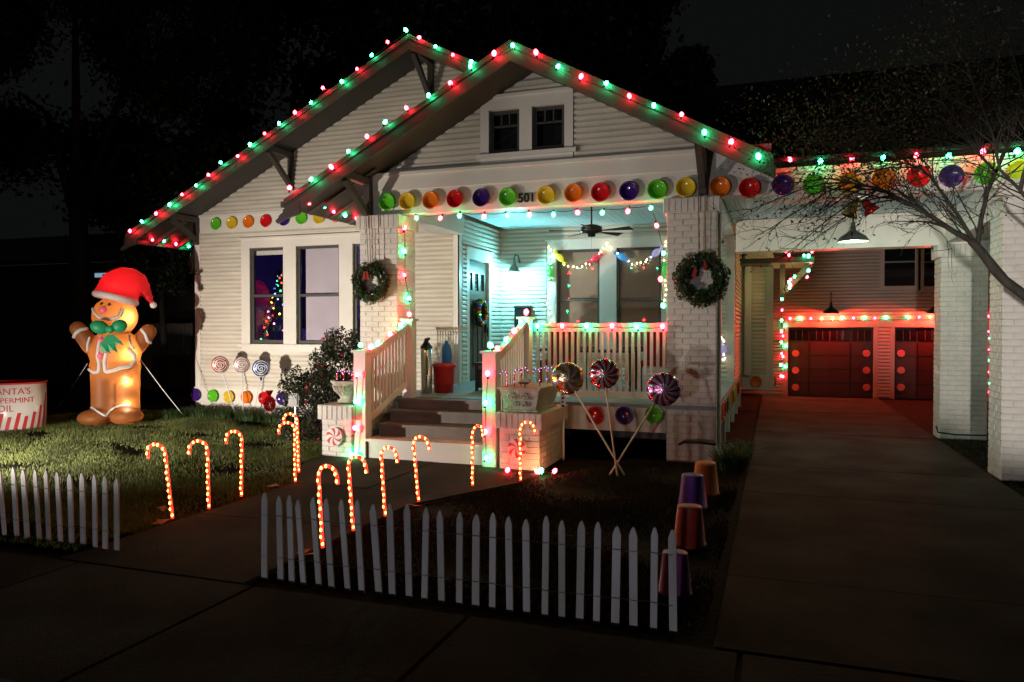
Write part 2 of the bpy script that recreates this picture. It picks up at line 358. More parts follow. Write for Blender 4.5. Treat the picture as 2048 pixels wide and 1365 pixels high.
def brick_face(parent, ax, plane, a, b, z0, z1, bud, L=.212, h=.0755, soldier=False):
    rest = MB(); o0 = parent.matrix_world.translation.copy(); p = parent; o0 = Vector((0,0,0))
    while p is not None: o0 += p.location; p = p.parent
    if soldier: L, h = .075, (z1-z0)
    nz = max(1, int(round((z1-z0)/h))); hh = (z1-z0)/nz
    for i in range(nz):
        z = z0+(i+.5)*hh; n = max(1, int(round((b-a)/L))); l = (b-a)/n
        edges = [a+j*l for j in range(n+1)] if (i % 2 == 0 or n == 1) else [a]+[a+(j+.5)*l for j in range(n)]+[b]
        for j in range(len(edges)-1):
            e0, e1 = edges[j], edges[j+1]; me, v = brick_mesh(e1-e0-.007, hh-.007, .009, ax)
            c = (e0+e1)/2; pr = random.uniform(-.002, .002)
            loc = Vector((c, plane-pr, z)) if ax == 'x' else Vector((plane+pr, c, z))
            if bud.n > 0:
                bud.n -= 1; link('brick', me, parent, loc=loc-o0)
            else: rest.add([Vector(q)+loc for q in v], [(4,5,6,7),(0,1,5,4),(1,2,6,5),(2,3,7,6),(3,0,4,7)])
    if rest.f: rest.build('bricks', 'brick', parent, kind='stuff')
def pillar(root, x0, x1, y0, y1, z1, bud, sides, z0=0, cap=True, name='brick_pillar', L=.212):
    e = .014 if cap else 0
    mb = MB().box(x0+.008, y0+.008, z0, x1-.008, y1-.008, z1-.001)
    if cap: mb.box(x0-.035, y0-.035, z1-.19, x1+.035, y1+.035, z1)
    p = mb.build(name, 'mortar', root)
    ft = z1-.19 if cap else z1
    if 'f' in sides: brick_face(p, 'x', y0+.008, x0, x1, z0+.01, ft, bud, L)
    if 'r' in sides: brick_face(p, '+x', x1-.008, y0, y1, z0+.01, ft, bud, L)
    if 'l' in sides: brick_face(p, '-x', x0+.008, y0, y1, z0+.01, ft, bud, L)
    if cap:
        if 'f' in sides: brick_face(p, 'x', y0-.035, x0-.04, x1+.04, z1-.188, z1, bud, soldier=True)
        if 'r' in sides: brick_face(p, '+x', x1+.035, y0-.04, y1+.04, z1-.188, z1, bud, soldier=True)
        if 'l' in sides: brick_face(p, '-x', x0-.035, y0-.04, y1+.04, z1-.188, z1, bud, soldier=True)
    return p

# ================================================================ THE BUNGALOW
YW = 12.25; YB = 14.38; XS = -5.295; XL = -11.05; XR = -.72; YP = 9.75; FL = .73
house = thing('bungalow', 'white clapboard bungalow with two lit front gables and a brick pillared porch', 'house', (-5.3, 9.6, 0))
MXA, MZA, MS = -5.80, 6.62, .50        # main gable apex and slope at the rake plane
PXA, PZA, PS = -3.14, 5.30, .535       # porch gable
main_z = lambda x: MZA-MS*abs(x-MXA); porch_z = lambda x: PZA-PS*abs(x-PXA)
# solid walls (backing); the windows are real openings
def wall_with_holes(name, ax, plane, thick, a, b, z0, z1, holes):
    mb = MB(); xs = sorted(set([a, b]+[h[0] for h in holes]+[h[1] for h in holes])); zs = sorted(set([z0, z1]+[h[2] for h in holes]+[h[3] for h in holes]))
    for i in range(len(xs)-1):
        for j in range(len(zs)-1):
            cx, cz = (xs[i]+xs[i+1])/2, (zs[j]+zs[j+1])/2
            if any(h[0] < cx < h[1] and h[2] < cz < h[3] for h in holes): continue
            if ax == 'x': mb.box(xs[i], plane, zs[j], xs[i+1], plane+thick, zs[j+1])
            else: mb.box(plane-thick, xs[i], zs[j], plane, xs[i+1], zs[j+1])
    return mb.build(name, 'siding', house)
w1 = (-9.73, -8.95, 1.41, 3.28); w2 = (-8.66, -7.71, 1.40, 3.28); w3 = (-7.42, -6.64, 1.41, 3.28)
fwall = wall_with_holes('front_wall', 'x', YW, .12, XL, XS, .2, 3.93, [w1, w2, w3])
siding(fwall, 'x', YW, .52, 3.62, lambda z: (XL+.11, XS-.09), [(-9.93, -6.4, 1.2, 3.50)], -1, HB)
gab = MB().prism([(XL, YW, 3.93), (XS+.0, YW, 3.93), (XS, YW, main_z(XS)-.07), (MXA, YW, MZA-.07), (XL, YW, main_z(XL)-.07)], (0,.12,0)).build('gable_wall', 'siding', house)
def mg(z):
    h = (MZA-.08-z)/MS; return (max(XL+.02, MXA-h), min(XS+2.2, MXA+h))
siding(gab, 'x', YW, 3.99, MZA-.16, mg, [], -1, HB)
bx = MB().box(XL-.015, YW-.03, 3.62, XS, YW, 3.93); bx.box(XL-.03, YW-.055, 3.93, XS, YW+.02, 3.985)
bx.build('frieze_board', 'trim', house)
MB().box(XL-.02, YW-.042, .2, XL+.11, YW+.1, 3.62).box(XL-.05, YW+.0, .2, XL-.02, YW+.12, 3.62).build('corner_board', 'trim', house)
MB().box(XS-.09, YW-.028, .6, XS+.03, YW-.001, 3.62).box(XS+.001, YW-.028, .6, XS+.028, YW+.09, 3.62).build('corner_board', 'trim', house)
MB().box(XL-.03, YW-.035, .16, -5.9, YW-.001, .50).box(XL-.04, YW-.06, .50, -5.9, YW-.001, .525).build('skirt_board', 'trim', house)
MB().box(XL, YW+.12, .0, XL+.12, 20, 3.9).build('left_wall', 'siding', house)
MB().box(XL, YW+.05, 0, XR, YB, .68).build('foundation', 'mortar', house) if False else MB().box(XL+.05, YW+.05, 0, XS, YB, .2).build('foundation', 'mortar', house)
# door wall (faces +X) and porch back wall
D0, D1, DZ0, DZ1 = 12.68, 13.68, FL-.02, 2.98
dwall = wall_with_holes('side_wall', 'y', XS, .12, YW, YB, FL-.05, 3.75, [(D0, D1, DZ0, DZ1)])
siding(dwall, 'y', XS, FL, 3.72, lambda z: (YW+.1, YB), [(D0-.13, D1+.13, 0, DZ1+.2)], 1, HB)
bh = [(-4.09, -3.22, 1.28, 3.26), (-2.89, -2.03, 1.28, 3.26)]
bwall = wall_with_holes('back_wall', 'x', YB, .12, XS, XR, FL-.05, 3.75, bh)
siding(bwall, 'x', YB, FL, 3.72, lambda z: (XS, XR-.1), [(-4.30, -1.84, 1.1, 3.5)], -1, HB)
MB().box(XR-.13, YB-.028, FL, XR+.02, YB+.1, 3.72).build('corner_board', 'trim', house)
# door
door = MB().box(XS-.07, D0+.01, DZ0+.02, XS-.03, D1-.01, 2.42-.0).box(XS-.07, D0+.01, 2.74, XS-.03, D1-.01, DZ1-.02)
ws = (D1-D0-.02); 
for i in range(4): door.box(XS-.07, D0+.01+i*(ws-.1)/3, 2.42, XS-.03, D0+.11+i*(ws-.1)/3, 2.74)
for i in range(4): door.box(XS-.03, D0+.08+i*.23, DZ0+.25, XS-.018, D0+.24+i*.23, 2.25)
dr = door.build('front_door', 'wood', house)
for i in range(3):
    a = D0+.11+i*(ws-.1)/3
    for z in (2.43, 2.59): MB().box(XS-.06, a+.01, z, XS-.05, a+(ws-.1)/3-.11, z+.13).build('pane', 'dglass', dr)
MB().box(XS-.03, D1-.14, 1.62, XS+.03, D1-.10, 1.86).tube([(XS-.03, D1-.12, 1.72), (XS+.05, D1-.12, 1.72), (XS+.05, D1-.12, 1.55)], .012, 6).build('handle', 'black', dr)
MB().box(XS+.001, D0-.13, DZ0, XS+.035, D0, DZ1+.0).box(XS+.001, D1, DZ0, XS+.035, D1+.13, DZ1).box(XS+.001, D0-.15, DZ1, XS+.045, D1+.15, DZ1+.18).box(XS+.001, D0-.17, DZ1+.18, XS+.07, D1+.17, DZ1+.21).build('door_frame', 'trim', house)
# windows
def window(holes, Y, sill, head, x0, x1, blindm=None, mid=True, muntin=False, wide=.11, proud=.044):
    mb = MB()
    mb.box(x0, Y-proud, head, x1, Y, head+.17).box(x0-.04, Y-proud-.03, head+.17, x1+.04, Y, head+.205)
    mb.box(x0-.05, Y-proud-.05, sill-.055, x1+.05, Y, sill).box(x0, Y-proud, sill-.14, x1, Y, sill-.055)
    xs = [x0]+[v for h in holes for v in (h[0], h[1])]+[x1]
    for i in range(0, len(xs), 2): mb.box(xs[i], Y-proud, sill, xs[i+1], Y+.0, head)
    w = mb.build('window', 'trim', house)
    for k, h in enumerate(holes):
        s = MB(); a, b, z0, z1 = h; y0 = Y+.02; t = .05; zm = (z0+z1)/2
        s.box(a, y0, z0, a+t, y0+.05, z1).box(b-t, y0, z0, b, y0+.05, z1).box(a+t, y0, z1-t, b-t, y0+.05, z1).box(a+t, y0, z0, b-t, y0+.05, z0+t+.02)
        if mid: s.box(a+t, y0-.006, zm-.025, b-t, y0+.044, zm+.025)
        if muntin:
            zt = z1-(z1-z0)*.36; s.box(a+t, y0, zt-.012, b-t, y0+.04, zt+.012)
            for j in (1, 2):
                xx = a+t+(b-a-2*t)*j/3; s.box(xx-.01, y0, zt, xx+.01, y0+.04, z1-t)
        s.build('sash', 'sash', w)
        MB().box(a+t, y0+.022, z0+t, b-t, y0+.027, z1-t).build('pane', 'glass', w)
        bm = blindm[k] if blindm else None
        if bm:
            bl = MB(); l0 = a+(b-a)*bm[1]
            n = 30
            for j in range(n):
                za = z0+.02+(z1-z0-.04)*j/n; zb = z0+.02+(z1-z0-.04)*(j+1)/n
                bl.box(l0, y0+.085, za, b-.005, y0+.10+.004*(j % 2), zb)
            bl.build('blind', bm[0], w)
    return w
window([w1, w2, w3], YW, 1.40, 3.28, -9.93, -6.42, [None, ('blindl', .13), ('blindl', .1)])
window(bh, YB, 1.27, 3.26, -4.28, -1.86, [('blind', 0), ('blind', 0)])
gh = [(-3.783, -3.332, 4.13, 4.74), (-3.151, -2.691, 4.13, 4.74)]
YG = 9.86
# room behind the left windows: violet lamp light and a small lit tree
MB().box(-10.9, YW+.14, .8, -5.7, YW+.16, 1.3).box(-10.92, YW+.13, .8, -10.9, 15.6, 3.7).box(-5.7, YW+.13, .8, -5.68, 15.6, 3.7).box(-10.92, 15.6, .8, -5.68, 15.62, 3.7).box(-10.92, YW+.13, .78, -5.68, 15.62, .8).box(-10.92, YW+.13, 3.7, -5.68, 15.62, 3.72).build('room', 'roomw', house)
MB().box(-9.70, YW+.10, 3.15, -8.98, YW+.125, 3.24).build('valance', 'trim', house)
MB().box(-10.85, 14.6, .8, -9.6, 15.4, 1.25).box(-10.85, 15.2, 1.25, -9.6, 15.4, 1.7).build('sofa', 'blindl', house)
light('POINT', 'room_lamp', (-7.0, 13.3, 1.2), 22, (0.30, 0.16, 1.0), .15)
light('POINT', 'room_lamp_b', (-8.2, 12.62, 2.9), 5, (0.85, 0.65, 0.9), .1)
light('POINT', 'room_lamp_c', (-9.9, 14.9, 1.3), 4, (0.3, 0.15, 1.0), .1)
# porch gable wall with twin window
PG0, PG1 = -5.40, -.93
gmb = MB()
def slice_gable(mb, xa, xb, z0, zf):
    mb.prism([(xa, YG, z0), (xb, YG, z0), (xb, YG, zf(xb)), (xa, YG, zf(xa))], (0,.1,0))
zf = lambda x: porch_z(x)-.08
slice_gable(gmb, PG0, gh[0][0], 3.95, zf); slice_gable(gmb, gh[1][1], PG1, 3.95, zf)
gmb.prism([(gh[0][1], YG, 3.95), (gh[1][0], YG, 3.95), (gh[1][0], YG, zf(gh[1][0])), (gh[0][1], YG, zf(gh[0][1]))], (0,.1,0))
for h in gh:
    gmb.box(h[0], YG, 3.95, h[1], YG+.1, h[2]); slice_gable(gmb, h[0], h[1], h[3], zf)
pgw = gmb.build('porch_gable_wall', 'siding', house)
def pg(z):
    h = (PZA-.09-z)/PS; return (max(PG0, PXA-h), min(PG1, PXA+h))
siding(pgw, 'x', YG, 4.03, PZA-.16, pg, [(-3.92, -2.56, 3.9, 4.86)], -1, HB, course=.082)
window(gh, YG, 4.13, 4.74, -3.91, -2.57, None, mid=False, muntin=True)
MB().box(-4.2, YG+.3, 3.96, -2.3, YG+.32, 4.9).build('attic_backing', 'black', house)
# porch beam, continuing over the carport
BZ0, BZ1 = 3.36, 3.97
MB().box(-5.62, YP, BZ0, -.05, YP+.26, BZ1-.05).box(-5.66, YP-.045, BZ1-.05, -.05, YP+.1, BZ1-.008).box(-5.62, YP-.018, BZ1-.26, -.05, YP+.001, BZ1-.05).build('porch_beam', 'trim', house)
MB().box(-5.60, YP+.26, BZ0, -5.16, YW-.06, 3.69).build('side_beam', 'trim', house)
MB().box(XR-.2, YP+.26, 3.42, XR+.02, YB, 3.70).build('side_beam', 'trim', house)
# ceiling: narrow bead boards
cb = MB().box(-5.15, YP+.26, 3.72, XR, YB-.001, 3.76)
cl = cb.build('porch_ceiling', 'mortar', house)
x = -5.14
while x < XR-.05:
    MB().box(x, YP+.27, 3.706, x+.108, YB-.003, 3.722).build('ceiling_board', 'ceil', cl); x += .115
# floor, skirt, underside
MB().box(-5.3, 9.63, FL-.045, XR+.04, YB, FL).build('porch_floor', 'deck', house)
MB().box(-3.0, 9.66, .37, -1.3, 9.70, FL-.045).box(XR-.02, 10.2, .37, XR+.02, 17.25, FL-.045).build('porch_skirt', 'trim', house)
for y in (10.6, 11.6, 12.8, 14.2, 15.6, 17.0): MB().box(XR-.03, y, 0, XR+.03, y+.1, .37).build('skirt_post', 'trim', house)
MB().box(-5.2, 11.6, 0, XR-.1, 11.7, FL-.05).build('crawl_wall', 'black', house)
# roof slabs: deck + shingle cover, soffit beneath, rake fascias
def slope(name, xa, za, xb, zb, y0, y1, t, m, off=0):
    return MB().prism([(xa, y0, za+off), (xb, y0, zb+off), (xb, y0, zb+off+t), (xa, y0, za+off+t)], (0, y1-y0, 0)).build(name, m, house)
MY0 = 11.35; PY0 = 8.9
for nm, m, t, off in (('roof_deck', 'soffit', .05, -.075), ('roof', 'shingle', .03, -.0249)):
    slope(nm, -12.0, main_z(-12.0), MXA, MZA, MY0+.03, 20.5, t, m, off)
    slope(nm, MXA, MZA, -.1, main_z(-.1), MY0+.03, 20.5, t, m, off)
    slope(nm, -6.52, porch_z(-6.52), PXA, PZA, PY0+.03, 13.2, t, m, off-.01)
    slope(nm, PXA, PZA, .0, porch_z(.0), PY0+.03, 12.4, t, m, off-.01)
def rake(xa, za, xb, zb, y, h=.245):
    mb = MB().prism([(xa, y, za-h), (xb, y, zb-h), (xb, y, zb), (xa, y, za)], (0, .035, 0))
    mb.prism([(xa, y-.02, za-.075), (xb, y-.02, zb-.075), (xb, y-.02, zb+.008), (xa, y-.02, za+.008)], (0, .02, 0))
    return mb.build('rake_board', 'dark', house)
rake(-11.95, main_z(-11.95), MXA, MZA, MY0); rake(MXA, MZA, -3.2, main_z(-3.2), MY0)
rake(-6.50, porch_z(-6.50), PXA, PZA, PY0); rake(PXA, PZA, -.02, porch_z(-.02), PY0)
# shaped rafter tails under the rake ends, and rafters under the eaves
for (x, z, y, s) in ((-11.95, main_z(-11.95), MY0, 1), (-6.5, porch_z(-6.5), PY0, 1)):
    y -= .006
    MB().prism([(x-.02, y, z-.13), (x+.25, y, z-.02), (x+.25, y, z-.20), (x+.02, y, z-.26), (x-.12, y, z-.32), (x-.15, y, z-.28), (x-.03, y, z-.19)], (0,.045,0)).build('rafter_tail', 'dark', house)
rt = []
y = MY0+.7
while y < 19: MB().beam((-11.95, y, main_z(-11.95)-.115), (XL, y, main_z(XL)-.115), .045, .085).build('rafter', 'dark', house); y += .62
y = PY0+.6
while y < YW-.1: MB().beam((-6.5, y, porch_z(-6.5)-.10), (-5.4, y, porch_z(-5.4)-.10), .045, .05).build('rafter', 'dark', house); y += .55
MB().box(-12.06, MY0+.05, main_z(-12)-.13, -11.96, 20, main_z(-12)-.03).build('gutter', 'dark', house)
MB().box(-6.60, PY0+.05, porch_z(-6.52)-.075, -6.52, YW-.03, porch_z(-6.52)+.005).build('gutter', 'dark', house)
# knee braces
def brace(x, ztop, yw, yo, h=.62, w=.10):
    mb = MB().box(x-w/2, yw-.1, ztop-h, x+w/2, yw-.002, ztop).box(x-w/2+.002, yo+.04, ztop-.11, x+w/2-.002, yw-.1, ztop-.001)
    mb.beam((x, yw-.09, ztop-h+.1), (x, yo+.16, ztop-.12), w*.8, .085)
    mb.build('knee_brace', 'dark', house)
brace(-11.0, main_z(-11)-.08, YW, MY0, .55); brace(-8.75, main_z(-8.75)-.08, YW, MY0, .72); brace(MXA, MZA-.12, YW, MY0, .8)
brace(-5.62, porch_z(-5.62)-.08, YP-.02, PY0, .62); brace(-.86, porch_z(-.86)-.08, YP-.02, PY0, .62)
MB().tube([(XL-.04, YW-.05, 3.35), (XL-.05, YW-.1, 3.05), (XL+.0, YW-.14, 2.86), (XL+.12, YW-.15, 2.80), (XL+.17, YW-.15, 2.86)], .035, 8).build('downspout', 'dark', house, True)
# brick pillars
pillar(house, -1.30, -.685, 9.65, 10.28, 3.345, HB and KB, 'fr')
pillar(house, -5.745, -5.125, 9.65, 10.22, 3.345, KB, 'fr')
MB().box(XR+.022, YP+.1, 0, XR+.08, YP+.16, 3.3).build('downspout', 'trim', house)
# steps
stp = MB().box(-5.02, 9.6, 0, -3.37, 9.66, .56).build('porch_steps', 'step', house)
for i, (y, z) in enumerate(((8.56, .27), (8.86, .43), (9.16, .585), (9.40, FL-.01))):
    MB().box(-5.02, y, z-.035, -3.37, y+.34, z).box(-5.0, y+.03, 0 if i == 0 else z-.2, -3.39, y+.06, z-.035).build('step', 'step' if i else 'trim', stp)
# railings
def newel(x0, x1, y0, y1, z0, z1, par):
    MB().box(x0, y0, z0, x1, y1, z1-.03).box(x0-.025, y0-.025, z1-.03, x1+.025, y1+.025, z1).build('newel_post', 'trim', par)
rl = MB().beam((-5.10, 8.75, 1.36), (-4.92, 9.55, 1.76), .08, .045).beam((-5.10, 8.75, .50), (-4.92, 9.55, .95), .05, .09).beam((-5.10, 8.75, 1.29), (-4.92, 9.55, 1.70), .04, .07).build('stair_railing', 'trim', house)
newel(-5.19, -5.02, 8.56, 8.72, 0, 1.42, rl); newel(-4.98, -4.83, 9.52, 9.66, .3, 1.84, rl)
rr = MB().beam((-3.26, 8.68, 1.36), (-3.17, 9.55, 1.78), .08, .045).beam((-3.26, 8.68, .50), (-3.17, 9.55, .95), .05, .09).beam((-3.26, 8.68, 1.29), (-3.17, 9.55, 1.71), .04, .07).build('stair_railing', 'trim', house)
newel(-3.36, -3.19, 8.50, 8.66, 0, 1.43, rr); newel(-3.24, -3.09, 9.52, 9.67, .3, 1.86, rr)
def stair_bal(par, xa, ya, xb, yb, za0, zb0, za1, zb1, n=12):
    for i in range(n):
        t = (i+.7)/n; x = xa+(xb-xa)*t; y = ya+(yb-ya)*t
        MB().box(x-.017, y-.02, za0+(zb0-za0)*t, x+.017, y+.02, za1+(zb1-za1)*t).build('baluster', 'trim', par)
stair_bal(rl, -5.10, 8.72, -4.92, 9.52, .52, .95, 1.30, 1.70); stair_bal(rr, -3.26, 8.66, -3.17, 9.52, .52, .95, 1.30, 1.70)
pr = MB().box(-3.09, 9.70, 1.735, -1.30, 9.80, 1.775).box(-3.09, 9.725, 1.66, -1.30, 9.775, 1.735).box(-3.09, 9.725, .79, -1.30, 9.775, .875).build('porch_railing', 'trim', house)
for i in range(22):
    x = -3.04+i*(1.70/21); MB().box(x-.019, 9.731, .875, x+.019, 9.769, 1.66).build('baluster', 'trim', pr)
# pedestals beside the steps
pd1 = pillar(house, -3.13, -2.62, 8.47, 9.6, .695, KB, 'fr', name='brick_pedestal')
pd2 = pillar(house, -5.66, -5.21, 8.53, 9.6, .695, KB, 'fr', name='brick_pedestal')
# rear part of the house beyond the porch, right of it
rw = MB().box(XR-.12, YB+.1, .37, XR, 17.3, 3.9).build('rear_side_wall', 'siding', house)
siding(rw, 'y', XR, FL, 3.8, lambda z: (YB+.12, 17.3), [], 1, Budget(0))
by = MB().box(XR, 17.3, .69, -.05, 19.2, 3.9).build('bay_wall', 'siding', house)
siding(by, 'x', 17.3, .74, 3.8, lambda z: (XR+.02, -.17), [], -1, Budget(0))
MB().box(-.17, 17.27, .7, -.03, 17.4, 3.85).box(XR, 17.25, .7, XR+.1, 17.28, 3.85).box(XR-.02, 17.24, .37, -.02, 17.30, .69).build('bay_trim', 'trim', house)
MB().box(XR+.10, 17.1, .69, XR+.24, 17.24, 3.6).build('downspout', 'trim', house, False)
MB().box(XR+.02, 16.3, 3.05, .75, 17.9, 3.15).beam((.2, 16.9, 2.5), (.7, 16.9, 3.05), .1, .12).box(.1, 16.85, 2.35, .2, 16.95, 3.05).build('rear_eave', 'dark', house)

# ================================================================ CARPORT
cp = thing('carport', 'white carport with brick pillars and plank ceiling over the driveway', 'carport', (2.7, 9.7, 0))
p2 = pillar(cp, 2.385, 3.05, 9.65, 10.2, 3.345, CB, 'fl')
p1 = pillar(cp, 2.395, 3.03, 13.0, 13.5, 2.98, CB, 'fl')
MB().box(XR+.1, 13.05, 2.98, 3.3, 13.4, 3.46).box(XR+.1, 13.02, 3.46, 3.3, 13.42, 3.50).box(XR+.1, 13.03, 2.98, 3.3, 13.049, 3.05).build('rear_beam', 'trim', cp)
MB().box(2.46, YP+.27, 3.02, 2.9, 13.04, 3.48).build('side_beam', 'trim', cp)
pc = MB().box(XR+.03, YP+.27, 3.53, 5.5, 13.6, 3.6).build('ceiling', 'mortar', cp)
x = XR+.04
while x < 5.3: MB().box(x, YP+.275, 3.512, x+.13, 13.55, 3.532).build('ceiling_board', 'ceil', pc); x += .137
MB().box(-.049, YP, 3.27, 5.5, YP+.26, 3.66).box(-.049, YP-.03, 3.60, 5.5, YP-.001, 3.655).build('front_beam', 'trim', cp)
MB().prism([(-.04, YP-.16, 3.70), (5.6, YP-.16, 3.70), (5.6, 14, 3.95), (-.04, 14, 3.95)], (0,0,.05)).build('roof', 'shingle', cp)
MB().box(-.04, YP-.175, 3.70, 5.6, YP-.161, 3.745).build('fascia_board', 'shingle', cp)

# ================================================================ GARAGE
gr = thing('garage', 'two storey detached garage with twin dark doors lit red', 'garage', (2.5, 20.2, 0))
YGA = 20.2
ga = lambda x, y: atY(x, y, YGA)
a1, b1, t1 = ga(1576, 700).x, ga(1747, 700).x, ga(1660, 655).z; a2 = ga(1789, 700).x; b2 = a2+(b1-a1)
gw = MB()
def gbox(x0, x1, z0, z1): gw.box(x0, YGA, z0, x1, YGA+.15, z1)
gbox(-6, a1, 0, t1); gbox(b1, a2, 0, t1); gbox(b2, 9, 0, t1); gbox(-6, 9, t1, 5.7)
gwo = gw.build('wall', 'garage', gr)
siding(gwo, 'x', YGA, 0.05, t1, lambda z: (-5.9, a1-.12), [], -1, Budget(0), m='garage')
siding(gwo, 'x', YGA, 0.05, t1, lambda z: (b1+.1, a2-.1), [], -1, Budget(0), m='garage')
siding(gwo, 'x', YGA, t1+.16, 5.6, lambda z: (-5.9, 8.9), [(ga(1760, 500).x, ga(1960, 500).x, ga(1800, 580).z, ga(1800, 470).z)], -1, Budget(0), m='garage')
MB().box(a1-.12, YGA-.03, 0, a1, YGA, t1).box(b1, YGA-.03, 0, b1+.1, YGA, t1).box(a2-.1, YGA-.03, 0, a2, YGA, t1).box(b2, YGA-.03, 0, b2+.1, YGA, t1).box(a1-.12, YGA-.035, t1, b2+.1, YGA, t1+.15).build('trim', 'garage', gr)
MB().prism([(-6.5, 19.5, 5.6), (9.5, 19.5, 5.6), (9.5, 24.5, 9.2), (-6.5, 24.5, 9.2)], (0,0,.12)).build('roof', 'shingle', gr)
for a, b in ((a1, b1), (a2, b2)):
    d = MB().box(a, YGA+.06, 0, b, YGA+.1, t1).build('garage_door', 'gdoor', gr); nh = 5
    for i in range(nh):
        z0 = .02+i*(t1-.04)/nh; z1 = z0+(t1-.04)/nh-.02
        for j in range(4):
            x0 = a+.04+j*(b-a-.06)/4; x1 = x0+(b-a-.06)/4-.03
            if i == nh-1:
                MB().box(x0, YGA+.045, z0+.03, x1, YGA+.06, z1-.03).build('pane', 'dglass', d)
                for q in (1, 2): MB().box(x0+(x1-x0)*q/3-.008, YGA+.03, z0+.03, x0+(x1-x0)*q/3+.008, YGA+.044, z1-.03).build('muntin', 'gdoor', d)
            else: MB().box(x0, YGA+.04, z0, x1, YGA+.06, z1).build('panel', 'gdoor', d)
for (xa, xb) in ((1769, 1830), (1848, 1905)):
    x0, x1 = ga(xa, 520).x, ga(xb, 520).x; z0, z1 = ga(xa, 573).z, ga(xa, 477).z
    w = MB().box(x0-.12, YGA-.02, z0-.1, x0, YGA, z1+.12).box(x1, YGA-.02, z0-.1, x1+.12, YGA, z1+.12).box(x0, YGA-.02, z1, x1, YGA, z1+.12).box(x0, YGA-.02, z0-.1, x1, YGA, z0).build('window', 'garage', gr)
    MB().box(x0, YGA-.01, z0, x1, YGA-.004, z1).build('pane', 'dglass', w)
    MB().box(x0, YGA-.018, (z0+z1)/2-.02, x1, YGA-.011, (z0+z1)/2+.02).build('sash', 'sash', w)
def swirl_geo(c, r, n=6, arm=.42, Y=0, proud=.006):
    mb = MB()
    for k in range(n):
        a0 = 2*math.pi*k/n; L = []; R = []
        for i in range(9):
            t = .06+.9*i/8; a = a0+t*.75; w = .16+.34*t*(1.2-t*.3)
            L.append(Vector((c.x+r*t*math.cos(a-w/2), Y-proud, c.z+r*t*math.sin(a-w/2)))); R.append(Vector((c.x+r*t*math.cos(a+w/2), Y-proud, c.z+r*t*math.sin(a+w/2))))
        mb.prism((L+R[::-1])[::-1], (0,.003,0))
    return mb
def decal(c, r, Y, label, group):
    t = thing('peppermint_decal', label, 'decal', (c.x, Y, c.z), group)
    MB().lathe([(r, 0), (r, .004), (0, .004)], 28, (c.x, Y-.002, c.z), (0,-1,0)).build('disc', 'offwhite' if Y < 15 else 'disc_redlit', t)
    swirl_geo(c, r*.97, Y=Y-.004, proud=.006).build('stripes', 'redpaint', t)
names3 = ['top', 'middle', 'bottom']
for (xx, wh) in ((1591, 'left edge of the left garage door'), (1733, 'right edge of the left garage door'), (1802, 'left edge of the right garage door')):
    for k, yy in enumerate((707, 741, 775)):
        decal(atY(xx, yy, YGA+.03), .085, YGA+.03, f'{names3[k]} round red-tinted peppermint disc on the {wh}', 'peppermint discs on garage doors')
# ---------------------------------------------------------------- barn lamps
def barn(name, top, r, lensm, label, arm=None, group=None):
    t = thing(name, label, 'lamp', tuple(top), group); x, y, z = top
    MB().lathe([(.001, 0), (.022, -.005), (.03, -.05), (.04, -.12), (r*.42, -.16), (r*.8, -.21), (r, -.27), (r*1.0, -.285), (r*.94, -.28), (r*.76, -.225), (.03, -.16)], 24, (x, y, z)).build('shade', 'lamp' if name != 'garage_lamp' else 'black', t, True)
    MB().lathe([(.001, -.262), (r*.93, -.266), (.001, -.268)], 24, (x, y, z)).build('lens', lensm, t)
    if arm: MB().tube(arm, .012, 8).build('arm', 'black', t, True)
    return t
pl = Vector((-4.86, 14.0, 3.10)); barn('porch_lamp', pl, .115, 'lens_cyan', 'dark gooseneck lamp throwing cyan light on the porch back wall', [(pl.x, 14.37, 3.02), (pl.x, 14.25, 3.16), (pl.x, 14.08, 3.17), (pl.x, 14.0, 3.09)])
cpc = atY(1706, 482, 11.5); barn('carport_lamp', Vector((cpc.x, 11.5, cpc.z+.27)), .21, 'lens_green', 'green shaded pendant barn lamp hanging from the carport ceiling', [(cpc.x, 11.5, cpc.z+.26), (cpc.x, 11.5, 3.51)])
for i, xx in enumerate((1662, 1870)):
    g = atY(xx, 627, YGA-.3); barn('garage_lamp', Vector((g.x, YGA-.3, g.z+.28)), .19, 'lens_orange', ['black barn lamp glowing orange over the left garage door', 'black barn lamp over the right garage door behind the pillar'][i], [(g.x, YGA-.3, g.z+.27), (g.x, YGA-.3, g.z+.5), (g.x, YGA-.02, g.z+.5)])
for n_, o_ in (('carport_lamp_light', (cpc.x, 11.5, cpc.z-.03)), ('porch_lamp_light', (pl.x, 13.9, 2.74))): bpy.data.objects[n_].location = o_
bpy.data.objects['garage_lamp_light'].location = (atY(1662, 627, YGA-.3).x, YGA-.3, atY(1662, 627, YGA-.3).z-.04)
bpy.data.objects['garage_lamp_light_b'].location = (atY(1870, 627, YGA-.3).x, YGA-.3, atY(1870, 627, YGA-.3).z-.04)

